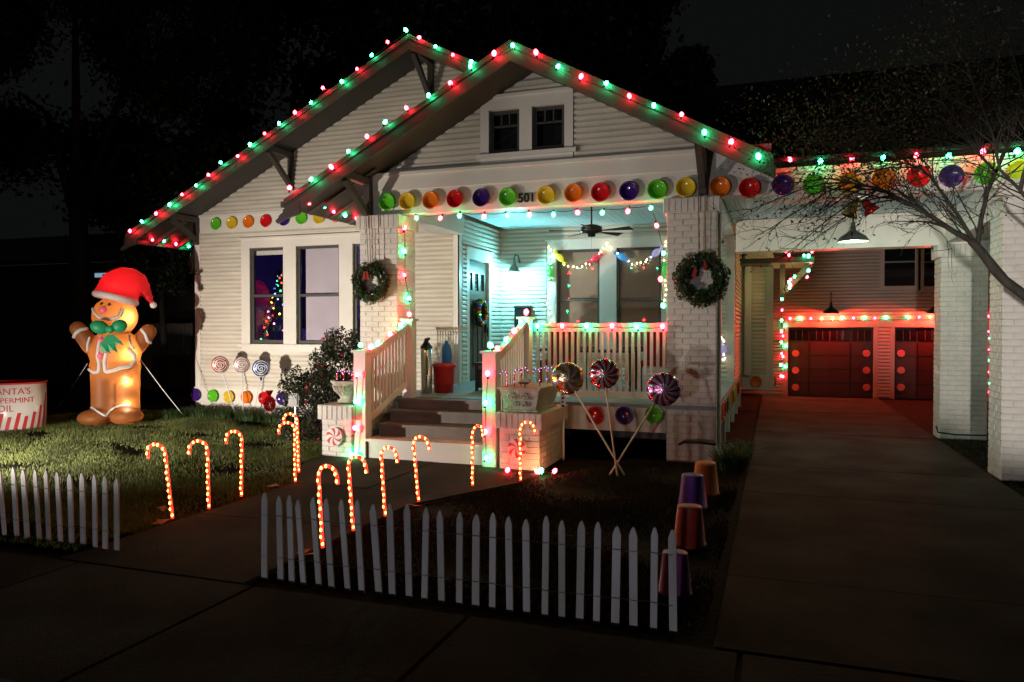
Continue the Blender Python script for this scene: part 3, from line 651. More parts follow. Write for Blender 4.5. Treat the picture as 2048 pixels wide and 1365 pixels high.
# ---------------------------------------------------------------- string lights
BULB = {}
def bulb_mesh(c, r):
    if (c, r) not in BULB:
        mb = MB().lathe([(.001, -1.5), (.45, -1.3), (.85, -.8), (1.0, -.2), (.85, .4), (.5, .9), (.4, 1.1)], 10)
        mb.v = [(v[0]*r, v[1]*r, v[2]*r) for v in mb.v]
        me = bpy.data.meshes.new('bulb'); me.from_pydata(mb.v, [], mb.f); me.shade_smooth(); me.materials.append(M['b_'+c]); BULB[(c, r)] = me
    return BULB[(c, r)]
CN = dict(R='red', G='green', O='orange', W='warm')
SOCK = MB().lathe([(.013, 0), (.013, .035), (.001, .035)], 6); 
sockme = bpy.data.meshes.new('socket'); sockme.from_pydata(SOCK.v, [], SOCK.f); sockme.materials.append(M['cord'])
def string(pts, label, r=.027, up=True, wire=True, wz=.03, name='light_string', sag=.02):
    """pts: list of (Vector, colour letter)"""
    t = thing(name, label, 'string lights', tuple(pts[0][0])); o = pts[0][0]
    for p, c in pts:
        b = link(CN[c]+'_bulb', bulb_mesh(CN[c], r), t, loc=p-o)
        rx = random.uniform(-.5, .5); ry = random.uniform(-.6, .6); q_ = random.uniform(.85, 1.15); b.scale = (q_, q_, q_)
        b.rotation_euler = (rx, ry, 0) if not up else (math.pi+rx, ry, 0)
        s = link('socket', sockme, b); s.location = (0, 0, r*1.0)
    if wire and len(pts) > 1:
        w = []
        for i in range(len(pts)-1):
            a, b = pts[i][0], pts[i+1][0]; d = Vector((0, 0, -wz if up else wz))
            for k in range(4):
                q = k/4; w.append(a.lerp(b, q)+d+Vector((0, 0, -sag*math.sin(math.pi*q)))+Vector((0, .012, 0)))
        w.append(pts[-1][0]+d+Vector((0, .012, 0)))
        MB().tube(w, .005, 5).build('cord', 'cord', t)
    return t
def S_(lst, Y): return [(atY(x, y, Y), c) for x, y, c in lst]
string(S_([(260,463,'R'),(284,444,'G'),(312,428,'R'),(339,410,'G'),(364,390,'R'),(392,372,'G'),(417,351,'R'),(441,326,'G'),(475,313,'R'),(500,290,'G'),(529,268,'R'),(558,248,'G'),(590,226,'R'),(622,206,'G'),(646,177,'R'),(684,164,'G'),(714,139,'R'),(743,111,'G'),(775,85,'R'),(812,61,'G'),(838,76,'R'),(871,94,'G'),(906,111,'R'),(942,125,'G')], MY0-.085), 'red and green bulbs clipped along the roof edge of the rear left gable')
string(S_([(579,377,'R'),(622,360,'G'),(663,335,'R'),(697,304,'G'),(734,274,'R'),(770,245,'G'),(813,217,'R'),(857,192,'G'),(901,167,'R'),(941,134,'G'),(988,108,'R'),(1026,92,'G'),(1072,106,'R'),(1116,134,'G'),(1162,154,'R'),(1212,168,'G'),(1259,193,'R'),(1308,212,'G'),(1363,230,'R'),(1409,266,'G'),(1462,285,'R'),(1517,314,'G')], PY0-.085), 'red and green bulbs clipped along the roof edge of the porch gable')
def eave(lst, X): return [(atX(x, y, X), c) for x, y, c in lst]
string(eave([(305,480,'R'),(328,482,'G'),(352,488,'R'),(378,493,'G')], -11.85), 'short red and green light string under the far left eave', up=False)
string(eave([(618,406,'R'),(648,413,'G'),(667,423,'R'),(690,430,'G'),(713,436,'R')], -6.35), 'short red and green light string on the left porch gutter', up=False)
string(S_([(1580,320,'R'),(1641,324,'G'),(1704,318,'R'),(1766,317,'G'),(1832,312,'R'),(1897,313,'G'),(1966,304,'R'),(2034,304,'G')], YP-.2), 'red and green bulbs along the carport roof edge behind bare twigs')
string(S_([(833,436,'G'),(881,436,'R'),(919,431,'G'),(968,433,'R'),(1014,431,'G'),(1059,429,'R'),(1107,429,'G'),(1155,425,'R'),(1205,425,'G'),(1256,422,'R'),(1302,416,'G'),(1313,451,'R'),(1327,506,'G'),(1321,558,'R'),(1326,611,'G')], YP-.03), 'pale red and green bulbs hanging under the porch beam', up=False, wz=.045, r=.025)
string([(atX(809, 457, -5.09), 'R'), (atX(809, 504, -5.09), 'G'), (atX(809, 551, -5.09), 'R'), (atX(818, 598, -5.09), 'G')], 'four bulbs hanging down the inner face of the left porch pillar', r=.025, wz=0)
string(S_([(721,691,'G'),(742,695,'R')], 8.64)+[(Vector((-5.05,8.95,1.50)),'G'),(Vector((-5.0,9.2,1.62)),'R'),(Vector((-4.95,9.42,1.74)),'G'),(Vector((-4.90,9.58,1.90)),'R')], 'red and green bulbs standing along the left stair handrail', r=.03)
string(S_([(714,750,'R'),(711,804,'G'),(709,857,'R'),(704,910,'G')], 8.50), 'bulbs running down the left stair newel post', wz=0)
string(S_([(981,692,'G')], 8.6)+[(Vector((-3.24,8.72,1.45)),'R'),(Vector((-3.225,8.98,1.56)),'G'),(Vector((-3.20,9.22,1.67)),'R'),(Vector((-3.18,9.44,1.77)),'G'),(Vector((-3.16,9.60,1.92)),'R')], 'red and green bulbs standing along the right stair handrail', r=.03)
string(S_([(975,748,'R'),(971,807,'G'),(970,865,'R'),(972,917,'G')], 8.44), 'bulbs running down the right stair newel post', wz=0)
string(S_([(1075,653,'G'),(1124,653,'R'),(1173,653,'G'),(1224,653,'R'),(1274,654,'G'),(1325,654,'R')], 9.66), 'red and green bulbs laid along the porch railing top', wz=0)
string([(atZ(1015, 941, .05), 'R'), (atZ(1074, 944, .05), 'R'), (atZ(1082, 943, .05), 'G'), (atZ(1109, 943, .05), 'R')], 'loose bulbs lying on the ground by the right pedestal', wz=0)
string(S_([(1580,638,'R'),(1600,638,'G'),(1622,638,'R'),(1643,638,'O'),(1665,638,'O'),(1685,637,'G'),(1707,637,'R'),(1729,637,'G'),(1750,637,'R'),(1772,636,'G'),(1816,635,'G'),(1838,635,'R'),(1860,635,'O'),(1900,634,'G'),(1940,634,'R'),(1975,634,'R')], YGA-.07), 'red and green bulbs along the top of the garage doors')
string(S_([(1570,653,'G'),(1566,673,'R'),(1571,693,'G'),(1566,714,'R'),(1571,734,'G'),(1566,754,'R')], YGA-.07), 'bulbs down the left edge of the garage doors', wz=0)
string(S_([(1564,599,'G'),(1564,621,'R'),(1563,642,'G'),(1563,664,'R'),(1563,686,'G'),(1563,708,'R'),(1562,731,'G'),(1562,753,'R')], 18.5), 'bulbs hanging straight down past the rear corner of the house', wz=0)
string(S_([(1573,490,'G'),(1577,497,'G'),(1572,504,'R'),(1578,511,'R'),(1608,512,'G'),(1617,513,'G'),(1624,504,'R'),(1622,495,'R')], 16.25), 'tangle of bulbs around the rear eave under the carport', wz=0)
string(S_([(1622,525,'R'),(1617,542,'G'),(1614,555,'R'),(1589,554,'G'),(1581,560,'R'),(1578,565,'G'),(1581,571,'R'),(1579,577,'G')], 16.6), 'cluster of bulbs drooping below the rear eave bracket', wz=0)
string(S_([(1971,461,'G'),(1974,634,'R')], 18.9), 'two bulbs showing between the right pair of brick pillars', wz=0)
string(S_([(1977,664,'R'),(1979,677,'G'),(1978,700,'R'),(1979,722,'G'),(1978,745,'R'),(1979,768,'G'),(1978,785,'R')], YGA-.07), 'bulbs down the garage wall glimpsed beside the near pillar', r=.018, wz=0)

# ---------------------------------------------------------------- plastic plates
PM = {}
def plate(c, pos, nrm, r, label, group, deep=.05):
    k = (c, round(r, 3), deep)
    if k not in PM:
        mb = MB().lathe([(.001, .012), (r*.62, .012), (r*.70, .018), (r*.82, deep), (r*.97, deep+.004), (r, deep-.002), (r*.98, deep-.008), (r*.84, deep-.006), (r*.74, .004), (r*.64, 0), (.001, 0)], 30)
        me = bpy.data.meshes.new('plastic_plate'); me.from_pydata(mb.v, [], mb.f); me.shade_smooth(); me.materials.append(M['pl_'+c]); PM[k] = me
    o = link('plastic_plate', PM[k]); o.location = pos; o.rotation_euler = Vector(nrm).to_track_quat('Z', 'Y').to_euler()
    return tag(o, label, 'plate', group)
cols = dict(G='green', Y='yellow', O='orange', R='red', P='purple')
L1 = [(773,404,'G','leftmost plate on the porch beam, over the left pillar'),(814,403,'Y','second plate from the left on the porch beam'),(861,401,'O','between yellow and red plates left of the house number'),(910,398,'R','left of the house number'),(962,396,'P','left of the house number, beside a green one'),(1015,394,'G','touching the left side of the house number'),
 (1092,391,'Y','just right of the house number'),(1147,387,'O','second to the right of the house number'),(1201,385,'R','third to the right of the house number, over the fan'),(1258,382,'P','on the beam over the right porch window'),(1314,379,'G','on the beam just left of the right pillar'),(1371,375,'Y','directly over the right porch pillar'),
 (1440,374,'O','in shadow right of the right porch pillar'),(1499,376,'R','under the right end of the porch gable roof'),(1565,370,'P','behind twigs at the left end of the carport beam'),(1627,370,'G','behind twigs on the left half of the carport beam'),(1697,366,'Y','behind twigs above the carport lamp'),(1767,358,'O','on the carport beam right of the carport lamp'),(1838,353,'R','on the carport beam, between orange and purple'),(1903,352,'P','with red glint on the carport beam'),(1973,347,'G','on the beam left of the near brick pillar'),(2040,342,'Y','over the near brick pillar at the right edge')]
for x, y, c, d in L1:
    p = atY(x, y, YP-.07); plate(cols[c], (p.x, YP-.02, p.z), (random.uniform(-.05,.05), -1, random.uniform(-.05,.05)), .128, f'{cols[c]} round plastic plate {d}', 'coloured plates along the beam', .062)
L2 = [(431,448,'G','leftmost'),(463,446,'Y','second'),(496,444,'O','third'),(531,442,'R','fourth'),(567,439,'P','fifth'),(602,436,'G','sixth'),(637,435,'Y','seventh'),(672,432,'O','eighth'),(706,431,'R','last')]
for x, y, c, d in L2:
    p = atY(x, y, YW-.06); plate(cols[c], (p.x, YW-.034, p.z), (0,-1,0), .125, f'{cols[c]} plate, {d} from the left above the front left windows', 'coloured plates above the left windows', .03)
L3 = [(390,790,'P','at the left house corner'),(425,792,'G','second from the left corner'),(457,794,'Y','behind the white lollipop stick'),(492,795,'O','below the pink swirl lollipop'),(527,797,'R','below the blue swirl lollipop'),(563,798,'P','right end beside the red tinsel candy')]
for x, y, c, d in L3:
    p = atY(x, y, YW-.09); plate(cols[c], (p.x, YW-.066, p.z), (0,-1,0), .125, f'{cols[c]} plate on the low skirt board {d}', 'coloured plates on the skirt board', .03)
for x, y, c, d in [(1190,832,'R','left'),(1248,832,'P','middle'),(1308,830,'G','right')]:
    p = atY(x, y, 9.62); plate(cols[c], (p.x, 9.655, p.z), (0,-1,0), .12, f'{cols[c]} plate, {d} of three below the porch railing', 'coloured plates below the porch railing', .03)
ORD = ['first','second','third','fourth','fifth','sixth','seventh','eighth','ninth','tenth','eleventh','twelfth','last']
for k, (c, y) in enumerate(zip('ORPGORGYRPGOR', [10.5+.5*i for i in range(13)])):
    plate(cols[c], (XR+.025, y, .56), (1,0,0), .125, f'{cols[c]} plate seen edge on, {ORD[k]} along the porch side skirt counting from the pillar', 'plates along the driveway side of the porch', .05)
plate('orange', (-.38, 17.235, .55), (0,-1,0), .125, 'orange plate facing the street at the far end of the driveway wall', 'plates along the driveway side of the porch', .03)
plate('green', (.0, 17.40, .55), (1,0,0), .125, 'green plate edge on at the rear house corner by the driveway', 'plates along the driveway side of the porch', .03)

# ---------------------------------------------------------------- lettering
def text_mesh(s, size, ext, align='CENTER', bold=0.0):
    cu = bpy.data.curves.new('t', 'FONT'); cu.body = s; cu.size = size; cu.extrude = ext; cu.align_x = align; cu.offset = bold
    ob = bpy.data.objects.new('t', cu); COL.objects.link(ob); dg = bpy.context.evaluated_depsgraph_get()
    me = bpy.data.meshes.new_from_object(ob.evaluated_get(dg)); bpy.data.objects.remove(ob); return me
me = text_mesh('501', .168, .006, bold=.0052); me.transform(Matrix.Rotation(math.radians(90), 4, 'X')); me.materials.clear(); me.materials.append(M['black'])
o = link('house_number', me); p = atY(1053, 404, YP-.03); o.location = (p.x, YP-.028, p.z); tag(o, 'dark numerals 501 centred on the white porch beam', 'house number')

# ---------------------------------------------------------------- picket fences
def fence(x_list, Y, label, zt=.58, lean=None):
    t = thing('picket_fence', label, 'fence', (x_list[0], Y, 0)); pts1 = []; pts2 = []
    for i, x in enumerate(x_list):
        w = .021+random.uniform(-.002, .003); h = zt+random.uniform(-.015, .02); l = (lean[i] if lean else 0)+random.uniform(-.012, .012); y = Y+random.uniform(-.008, .008)
        ly = random.uniform(-.01,.01)
        P = [(x-w, y, .0), (x+w, y, .0), (x+w+l, y+ly, h-.05), (x+w*.45+l, y+ly, h-.012), (x+l, y+ly, h), (x-w*.45+l, y+ly, h-.012), (x-w+l, y+ly, h-.05)]
        MB().prism(P, (0,.013,0)).build('picket', 'picket', t)
        for z, pp in ((.16, pts1), (.44, pts2)):
            pp.append((x+l*z/h-.03, y-.002, z+random.uniform(-.004,.004))); pp.append((x+l*z/h, y-.006, z))
    for pp in (pts1, pts2): MB().tube(pp, .0018, 4).build('wire', 'wire', t)
fx = [525,556,580,603,632,660,692,720,752,784,817,848,883,918,951,984,1020,1053,1090,1124,1159,1193,1230,1267,1307,1347]
def fb(x): return 1158+(x-525)*.1255
lean = [0,-.01,-.015,-.03,-.035,-.04,-.045,-.04,-.03,-.015]+[0]*16
fence([atY(x+(4 if i < 9 else 0), 1150, 4.22).x for i, x in enumerate(fx)], 4.22, 'low white wired picket fence right of the front walk', lean=lean)
fx2 = [4,26,48,70,92,114,137,158,182,204,227]
xs2 = [atY(x+6, 1080, 4.36).x for x in fx2]; xs2 = [xs2[0]-.12*k for k in range(14, 0, -1)]+xs2
fence(xs2, 4.36, 'low white wired picket fence left of the front walk', lean=[-.05]*14+[-.05,-.05,-.05,-.05,-.04,-.03,-.02,-.02,0,0,0])

# ---------------------------------------------------------------- candy cane lights
def cane(x, y, s, h, dx, label, lx=0.0, ly=0.0, turn=0.0):
    t = thing('candy_cane_light', label, 'candy cane', (x, y, 0), 'lit candy canes lining the walk'); r = .088; path = []
    c, sn = math.cos(turn), math.sin(turn)
    hs = h-r-.02
    for i in range(19): path.append((0, .03+(hs-.03)*i/18))
    for i in range(1, 17):
        a = math.pi*1.02*i/16; path.append((s*(r-r*math.cos(a)), hs+r*math.sin(a)))
    path.append((s*2*r, hs-.045))
    W = [Vector((x+a*c+lx*z+random.uniform(-.002,.002), y+a*sn+ly*z, z)) for a, z in path]
    d = [0]
    for i in range(1, len(W)): d.append(d[-1]+(W[i]-W[i-1]).length)
    # finer path with spiral two-colour tube
    def at(u):
        u = max(0, min(u, d[-1])); 
        for i in range(1, len(d)):
            if u <= d[i]: return W[i-1].lerp(W[i], (u-d[i-1])/max(1e-6, d[i]-d[i-1]))
        return W[-1]
    n = 100; pts = [at(d[-1]*i/n) for i in range(n+1)]; tb = MB().tube(pts, .0135, 8)
    me_o = tb.build('tube', 'cane_red', t, True); me_o.data.materials.append(M['cane_white'])
    for k, pg_ in enumerate(me_o.data.polygons):
        if k < n*8:
            i, j = divmod(k, 8)
            if (i*1.0+j*1.25) % 10 < 3: pg_.material_index = 1
    g = MB(); k = 0; u = .03
    while u < d[-1]:
        a = k*2.4; p = at(u); g.ell(p+Vector((math.cos(a)*.006, -abs(math.sin(a))*.006-.007, 0)), (.0105, .0105, .014), 6, 5); u += .054; k += 1
    g.build('mini_bulbs', 'cane_glow', t, True, kind='stuff')
    MB().tube([(x, y, -.03), (x+lx*.03, y+ly*.03, .04)], .007, 6).build('stake', 'black', t)
M['cane_white'] = mat('cane_white_plastic', (0.75, 0.55, 0.45), 0.3, emit=(1.0, 0.16, 0.07), es=0.8)
cane(-4.99, 5.22, -1, .70, 0, 'lit candy cane left of the walk, nearest the street', -.13, .0, .15)
cane(-4.95, 5.62, -1, .68, 0, 'lit candy cane left of the walk, second from the street', -.02, 0, .25)
cane(-5.01, 6.14, -1, .70, 0, 'lit candy cane left of the walk, third from the street', .02, 0, .1)
cane(-4.93, 6.92, -1, .70, 0, 'lit candy cane in the left pair by the walk, nearer one', .0, 0, .3)
cane(-5.22, 7.40, -1, .73, 0, 'lit candy cane in the left pair by the walk, farther one', -.03, 0, .1)
cane(-3.245, 4.90, 1, .68, 0, 'lit candy cane right of the walk, nearest behind the fence', -.06, 0, -.1)
cane(-3.28, 5.40, 1, .67, 0, 'lit candy cane right of the walk, second from the fence', -.08, 0, -.1)
cane(-3.27, 5.92, 1, .67, 0, 'lit candy cane right of the walk, third from the fence', -.07, 0, -.15)
cane(-3.24, 6.53, 1, .68, 0, 'lit candy cane right of the walk, before the steps', -.1, 0, -.1)
cane(-3.03, 7.38, 1, .68, 0, 'lit candy cane with narrow turned hook before the right newel', 0, 0, 1.25)
cane(-2.63, 7.79, 1, .70, 0, 'lit candy cane in front of the right brick pedestal', .0, 0, -.1)

# ---------------------------------------------------------------- lollipops
def lolli(base, head, r, ma, mb_, nsw, label, kind, stick=.012, group='giant lollipops', ns=None, twist=.9, flat=.45):
    t = thing('lollipop', label, 'lollipop', tuple(base), group); base = Vector(base); head = Vector(head)
    n = (Vector((0,0,CH))-head); n.z = 0; n = n.normalized() if ns is None else Vector(ns).normalized()
    rt_ = Vector((0,0,1)).cross(n).normalized()*-1; up = Vector((0,0,1))
    dirv = (head-base).normalized()
    MB().tube([base, head-dirv*r*.85], stick, 8).build('stick', 'stick' if kind == 'pin' else 'white', t, True)
    NU, NR = 72, 16; mb = MB(); idx = []
    for side in (1, -1):
        for i in range(NR+1):
            th = math.pi/2*i/NR
            for j in range(NU):
                a = 2*math.pi*j/NU; wr = 1+.012*math.sin(a*18)*(i/NR)
                mb.v.append(tuple(head+(rt_*math.cos(a)+up*math.sin(a))*r*math.sin(th)*wr+n*side*r*flat*math.cos(th)))
    mi = []
    for sd in (0, 1):
        for i in range(NR):
            for j in range(NU):
                o_ = sd*(NR+1)*NU; q = (o_+i*NU+j, o_+(i+1)*NU+j, o_+(i+1)*NU+(j+1) % NU, o_+i*NU+(j+1) % NU)
                mb.f.append(q if sd else q[::-1])
                rr_ = math.sin(math.pi/2*(i+.5)/NR); a = 2*math.pi*(j+.5)/NU
                if kind == 'pin': v = (a*nsw/(2*math.pi)+rr_*twist) % 1 < .48
                else: v = (rr_*4.2-a/(2*math.pi)) % 1 < .42
                mi.append(1 if v else 0)
    h = mb.build('head', ma, t, True); h.data.materials.append(M[mb_])
    if len(h.data.polygons) == len(mi): h.data.polygons.foreach_set('material_index', mi)
    if kind == 'spiral' and ma == 'foilblue': MB().ell(head-Vector((0,0,r*1.12)), (.02,.02,.05), 8, 6).build('knot', ma, t)
Yl = 8.64
lolli(atZ(1250, 952), atY(1135, 757, Yl), .195, 'foilgold', 'foilsilver', 7, 'gold and silver pinwheel foil lollipop, left of the crossed three', 'pin')
lolli(atZ(1235, 954), atY(1208, 748, Yl+.03), .18, 'foilred', 'foilsilver', 11, 'red and silver pinwheel foil lollipop, middle of the crossed three', 'pin')
lolli(atZ(1218, 952), atY(1327, 779, Yl+.06), .195, 'foilpink', 'foilsilver', 12, 'magenta and silver pinwheel foil lollipop, right of the crossed three', 'pin')
lolli(atY(471, 830, 11.75), atY(440, 730, 11.6), .165, 'foilbrick', 'offwhite', 1, 'brick red and white spiral lollipop before the left wall', 'spiral', .011)
lolli(atY(487, 835, 11.75), atY(483, 730, 11.6), .155, 'foilrose', 'offwhite', 1, 'pale pink and white spiral lollipop before the left wall', 'spiral', .011)
lolli(atY(508, 832, 11.75), atY(522, 737, 11.6), .165, 'foilblue', 'offwhite', 1, 'blue and white spiral lollipop before the left wall', 'spiral', .006)

# ---------------------------------------------------------------- wreaths
def wreath(c, R, rr, nrm, label, n=2600, ropes=None):
    t = thing('wreath', label, 'wreath', tuple(c)); c = Vector(c); nrm = Vector(nrm).normalized(); u = Vector((0,0,1)).cross(nrm).normalized(); v = Vector((0,0,1))
    a = rng.uniform(0, 2*np.pi, n); b = rng.uniform(0, 2*np.pi, n); q = rr*np.sqrt(rng.uniform(.2, 1, n))*(1+.15*np.sin(a*7))
    U, V, Nn = np.array(u), np.array(v), np.array(nrm); rad = (R+q*np.cos(b))[:,None]
    pos = np.array(c-t.location)+U*rad*np.cos(a)[:,None]+V*rad*np.sin(a)[:,None]+Nn*(q*np.sin(b)*.8)[:,None]
    link('foliage', fast_mesh('foliage', leaves(pos, .022, .42), 4, 'leafd'), t)
    ring = [c+(u*math.cos(k*math.pi/12)+v*math.sin(k*math.pi/12))*R for k in range(25)]
    MB().tube(ring, rr*.55, 8, False).build('frame', 'leafn', t)
    return t, c, u, v, nrm
def bow_tails(t, c, u, off, m='red'):
    for (a, b, z) in off:
        MB().hexa([c+u*a+Vector((-.012,-.02,z)), c+u*a+Vector((.012,-.02,z)), c+u*a+Vector((.012,-.012,z)), c+u*a+Vector((-.012,-.012,z))],
                  [c+u*(a+b)+Vector((-.022,-.035,z-.11)), c+u*(a+b)+Vector((.022,-.035,z-.13)), c+u*(a+b)+Vector((.022,-.025,z-.13)), c+u*(a+b)+Vector((-.022,-.025,z-.11))]).build('ribbon', 'ribbonred', t)
cL = atY(741, 566, 9.55); t, c, u, v, n_ = wreath(cL, .215, .095, (0,-1,0), 'green wreath with red ribbon hung on the left porch pillar')
bow_tails(t, c+Vector((0,-.06,.16)), Vector((1,0,0)), [(-.05,-.01,.0),(-.01,.02,.0)]); 
MB().tube([(c.x-.06, 9.60, c.z+.2), (c.x-.09, 9.58, 3.36)], .006, 6).tube([(c.x-.02, 9.60, c.z+.2), (c.x-.04, 9.58, 3.36)], .006, 6).tube([(c.x+.13, 9.60, c.z+.15), (c.x+.11, 9.58, 3.36)], .006, 6).build('rope', 'rope', t)
cR = atY(1402, 559, 9.55); t, c, u, v, n_ = wreath(cR, .245, .105, (0,-1,0), 'green wreath with red tassels hung on the right porch pillar', 3400)
bow_tails(t, c+Vector((0,-.07,.16)), Vector((1,0,0)), [(-.06,-.02,-.02),(.05,.01,.06)])
MB().tube([(c.x-.03, 9.60, c.z+.2), (c.x-.04, 9.58, 3.36)], .007, 6).tube([(c.x+.05, 9.60, c.z+.2), (c.x+.04, 9.58, 3.36)], .007, 6).build('rope', 'rope', t)
cD = Vector((XS+.04, (D0+D1)/2, 2.0)); t, c, u, v, n_ = wreath(cD, .20, .07, (1,0,0), 'wreath of red, gold and blue balls on the front door', 900)
for k in range(18):
    a = k*2*math.pi/18; MB().ell(c+u*math.cos(a)*.2+v*math.sin(a)*.2+n_*.06, (.036,)*3, 10, 7).build('ball', ['red', 'pl_yellow', 'pl_green', 'blue'][k % 4], t, True)

# ---------------------------------------------------------------- planters, mini canes, decals
decal(atY(668, 874, 8.50), .125, 8.50, 'red and white peppermint swirl on the left brick pedestal', 'peppermint swirls on pedestals')
decal(atY(1034, 897, 8.44), .125, 8.44, 'red and white peppermint swirl on the right brick pedestal', 'peppermint swirls on pedestals')
t = thing('urn_planter', 'round cast stone urn with leaf relief on the left pedestal', 'planter', (-5.43, 8.85, .70))
q = (-5.43, 8.85, .70)
MB().lathe([(.15, 0), (.16, .03), (.12, .06), (.13, .09), (.20, .17), (.225, .26), (.25, .28), (.25, .305), (.22, .305), (.20, .25), (.001, .24)], 32, q).build('bowl', 'stone', t, True)
rf = MB()
for k in range(10):
    a = k*2*math.pi/10; rr0 = .215
    for s_ in (-.35, -.15, .05, .25):
        rf.tube([(q[0]+.14*math.cos(a+s_*.3), q[1]+.14*math.sin(a+s_*.3), .81), (q[0]+.20*math.cos(a+s_*.8), q[1]+.20*math.sin(a+s_*.8), .87), (q[0]+.232*math.cos(a+s_), q[1]+.232*math.sin(a+s_), .94)], [.006, .011, .005], 6)
rf.build('relief', 'stone', t, True)
t = thing('trough_planter', 'rectangular cast stone planter with scroll relief on the right pedestal', 'planter', (-2.88, 8.95, .70))
MB().hexa([(-3.07,8.55,.70),(-2.70,8.55,.70),(-2.70,9.3,.70),(-3.07,9.3,.70)], [(-3.13,8.48,.97),(-2.63,8.48,.97),(-2.63,9.38,.97),(-3.13,9.38,.97)]).box(-3.15,8.46,.97,-2.61,9.40,.995).box(-3.10,8.52,.70,-2.66,9.34,.725).build('body', 'stone', t)
rf = MB()
def spiral(cx, cz, s_, r0, flip):
    return [(cx+flip*r0*(1-k/16)*math.cos(k*.55), 8.505-(cz-.72)*.25+.008, cz+s_*r0*(1-k/16)*math.sin(k*.55)) for k in range(15)]
for (cx, cz, r0, fl) in ((-2.98, .88, .055, 1), (-2.80, .88, .055, -1), (-2.95, .79, .04, -1), (-2.83, .79, .04, 1)): rf.tube(spiral(cx, cz, 1, r0, fl), .009, 6)
rf.build('relief', 'stone', t, True)
MB().box(-3.08, 8.53, .93, -2.68, 9.33, .955).build('earth', 'soil', t)
def mini_cane(x, y, z, s, label, h=.20, tn=0):
    t = thing('mini_candy_cane', label, 'candy cane', (x, y, z), 'small tinsel candy canes in the planters'); r = .045; pts = []
    for i in range(7): pts.append((0, h*i/6))
    for i in range(1, 11): a = math.pi*i/10; pts.append((s*(r-r*math.cos(a)), h+r*math.sin(a)))
    pts.append((s*2*r, h-.03))
    W = [(x+a*math.cos(tn), y+a*math.sin(tn), z+b) for a, b in pts]
    MB().tube(W, .0075, 6).build('cane', 'foilred', t, True)
    g = MB()
    for k in range(0, len(W), 3): g.ell(Vector(W[k])+Vector((0,-.008,0)), (.005,)*3, 5, 4)
    g.build('mini_bulbs', 'b_violet', t, kind='stuff')
for k, (x, y, s, l) in enumerate(((-3.06, 8.56, -1, 'first from the newel in the right planter, hook left'), (-2.99, 8.62, 1, 'second in the right planter, arching right'), (-2.93, 8.70, 1, 'third in the right planter, tall behind the solar light'), (-2.84, 9.2, -1, 'at the back of the right planter, left of two'), (-2.76, 9.25, 1, 'at the back of the right planter, right of two'), (-2.72, 8.80, 1, 'at the right front corner of the right planter'))):
    mini_cane(x, y, .95, s, 'red tinsel cane '+l, .19+.02*(k % 3), .2*(k % 2))
for k, (x, y, s, l) in enumerate(((-5.58, 8.78, 1, 'left one'), (-5.44, 8.72, 1, 'middle one'), (-5.32, 8.74, 1, 'right one'))):
    mini_cane(x, y, .95, s, f'red and white small cane in the left urn, {l}', .14)
t = thing('solar_light', 'small black solar stake light in the right planter', 'light', (-2.83, 8.52, .95))
MB().tube([(-2.83, 8.54, .95), (-2.83, 8.54, 1.05)], .008, 6).build('stake', 'black', t); MB().hexa([(-2.89,8.50,1.04),(-2.77,8.50,1.04),(-2.78,8.60,1.06),(-2.88,8.60,1.06)], [(-2.90,8.49,1.06),(-2.76,8.49,1.06),(-2.78,8.61,1.09),(-2.88,8.61,1.09)]).build('panel', 'black', t)

# ---------------------------------------------------------------- porch contents
def tub(x, y, z, r, h, m, label, name='tub', cat='tub'):
    t = thing(name, label, cat, (x, y, z)); MB().lathe([(r*.82, 0), (r*.86, h*.3), (r*.90, h*.31), (r*.94, h*.86), (r*1.02, h*.88), (r*1.03, h), (r*.95, h), (r*.85, .03), (.001, .02)], 28, (x, y, z)).build('body', m, t, True); return t
tub(atY(888,760,10.45).x, 10.45, FL, .18, .44, 'red', 'red plastic tub on the porch beside the steps')
BNX = atY(853, 750, 10.2).x
t = thing('waste_bin', 'tall steel bin on the porch behind the left stair rail', 'bin', (BNX, 10.2, FL)); MB().lathe([(.075, 0), (.08, .02), (.085, .66), (.001, .67)], 20, (BNX, 10.2, FL)).build('body', 'steel', t, True); MB().lathe([(.09, .67), (.09, .70), (.05, .76), (.001, .77)], 20, (BNX, 10.2, FL)).tube([(BNX,10.15,1.44),(BNX+.03,10.15,1.54),(BNX+.08,10.15,1.56)], [.04,.035,.015], 8).build('lid', 'black', t, True)
t = thing('side_table', 'dark low crate table beside the red tub on the porch', 'table', (-4.25, 10.9, FL)); MB().box(-4.42, 10.8, FL+.40, -4.05, 11.2, FL+.44).build('top', 'black', t)
for a in (-4.40, -4.11):
    for b in (10.82, 11.14): MB().box(a, b, FL, a+.04, b+.04, FL+.40).build('leg', 'black', t)
MB().box(-4.40, 10.84, FL+.05, -4.07, 11.16, FL+.34).build('drawer', 'black', t)
t = thing('water_jug', 'blue water jug standing behind the red tub', 'jug', (-4.45, 10.95, FL)); JX = atY(893, 740, 10.98).x
MB().lathe([(.075, 0), (.08, .03), (.08, .3), (.07, .32), (.08, .35), (.08, .62), (.06, .70), (.03, .74), (.03, .78), (.001, .78)], 18, (JX, 10.98, FL)).build('body', 'blue', t, True)
t = thing('plant_stand', 'white wicker stand in front of the pinkish porch wall', 'stand', (-5.0, 11.4, FL)); MB().box(-5.27, 11.25, FL+.95, -4.85, 11.6, FL+1.0).build('top', 'white', t)
for k in range(9): MB().tube([(-5.25+k*.047, 11.28, FL), (-5.25+k*.047, 11.28, FL+.95)], .009, 5).build('rod', 'white', t)
sc_ = MB()
for k in range(8): sc_.tube([(-5.25+k*.05+.03+.03*math.cos(j*.6), 11.26, FL+.90+.03*math.sin(j*.6)) for j in range(11)], .005, 4)
sc_.build('scrollwork', 'white', t)
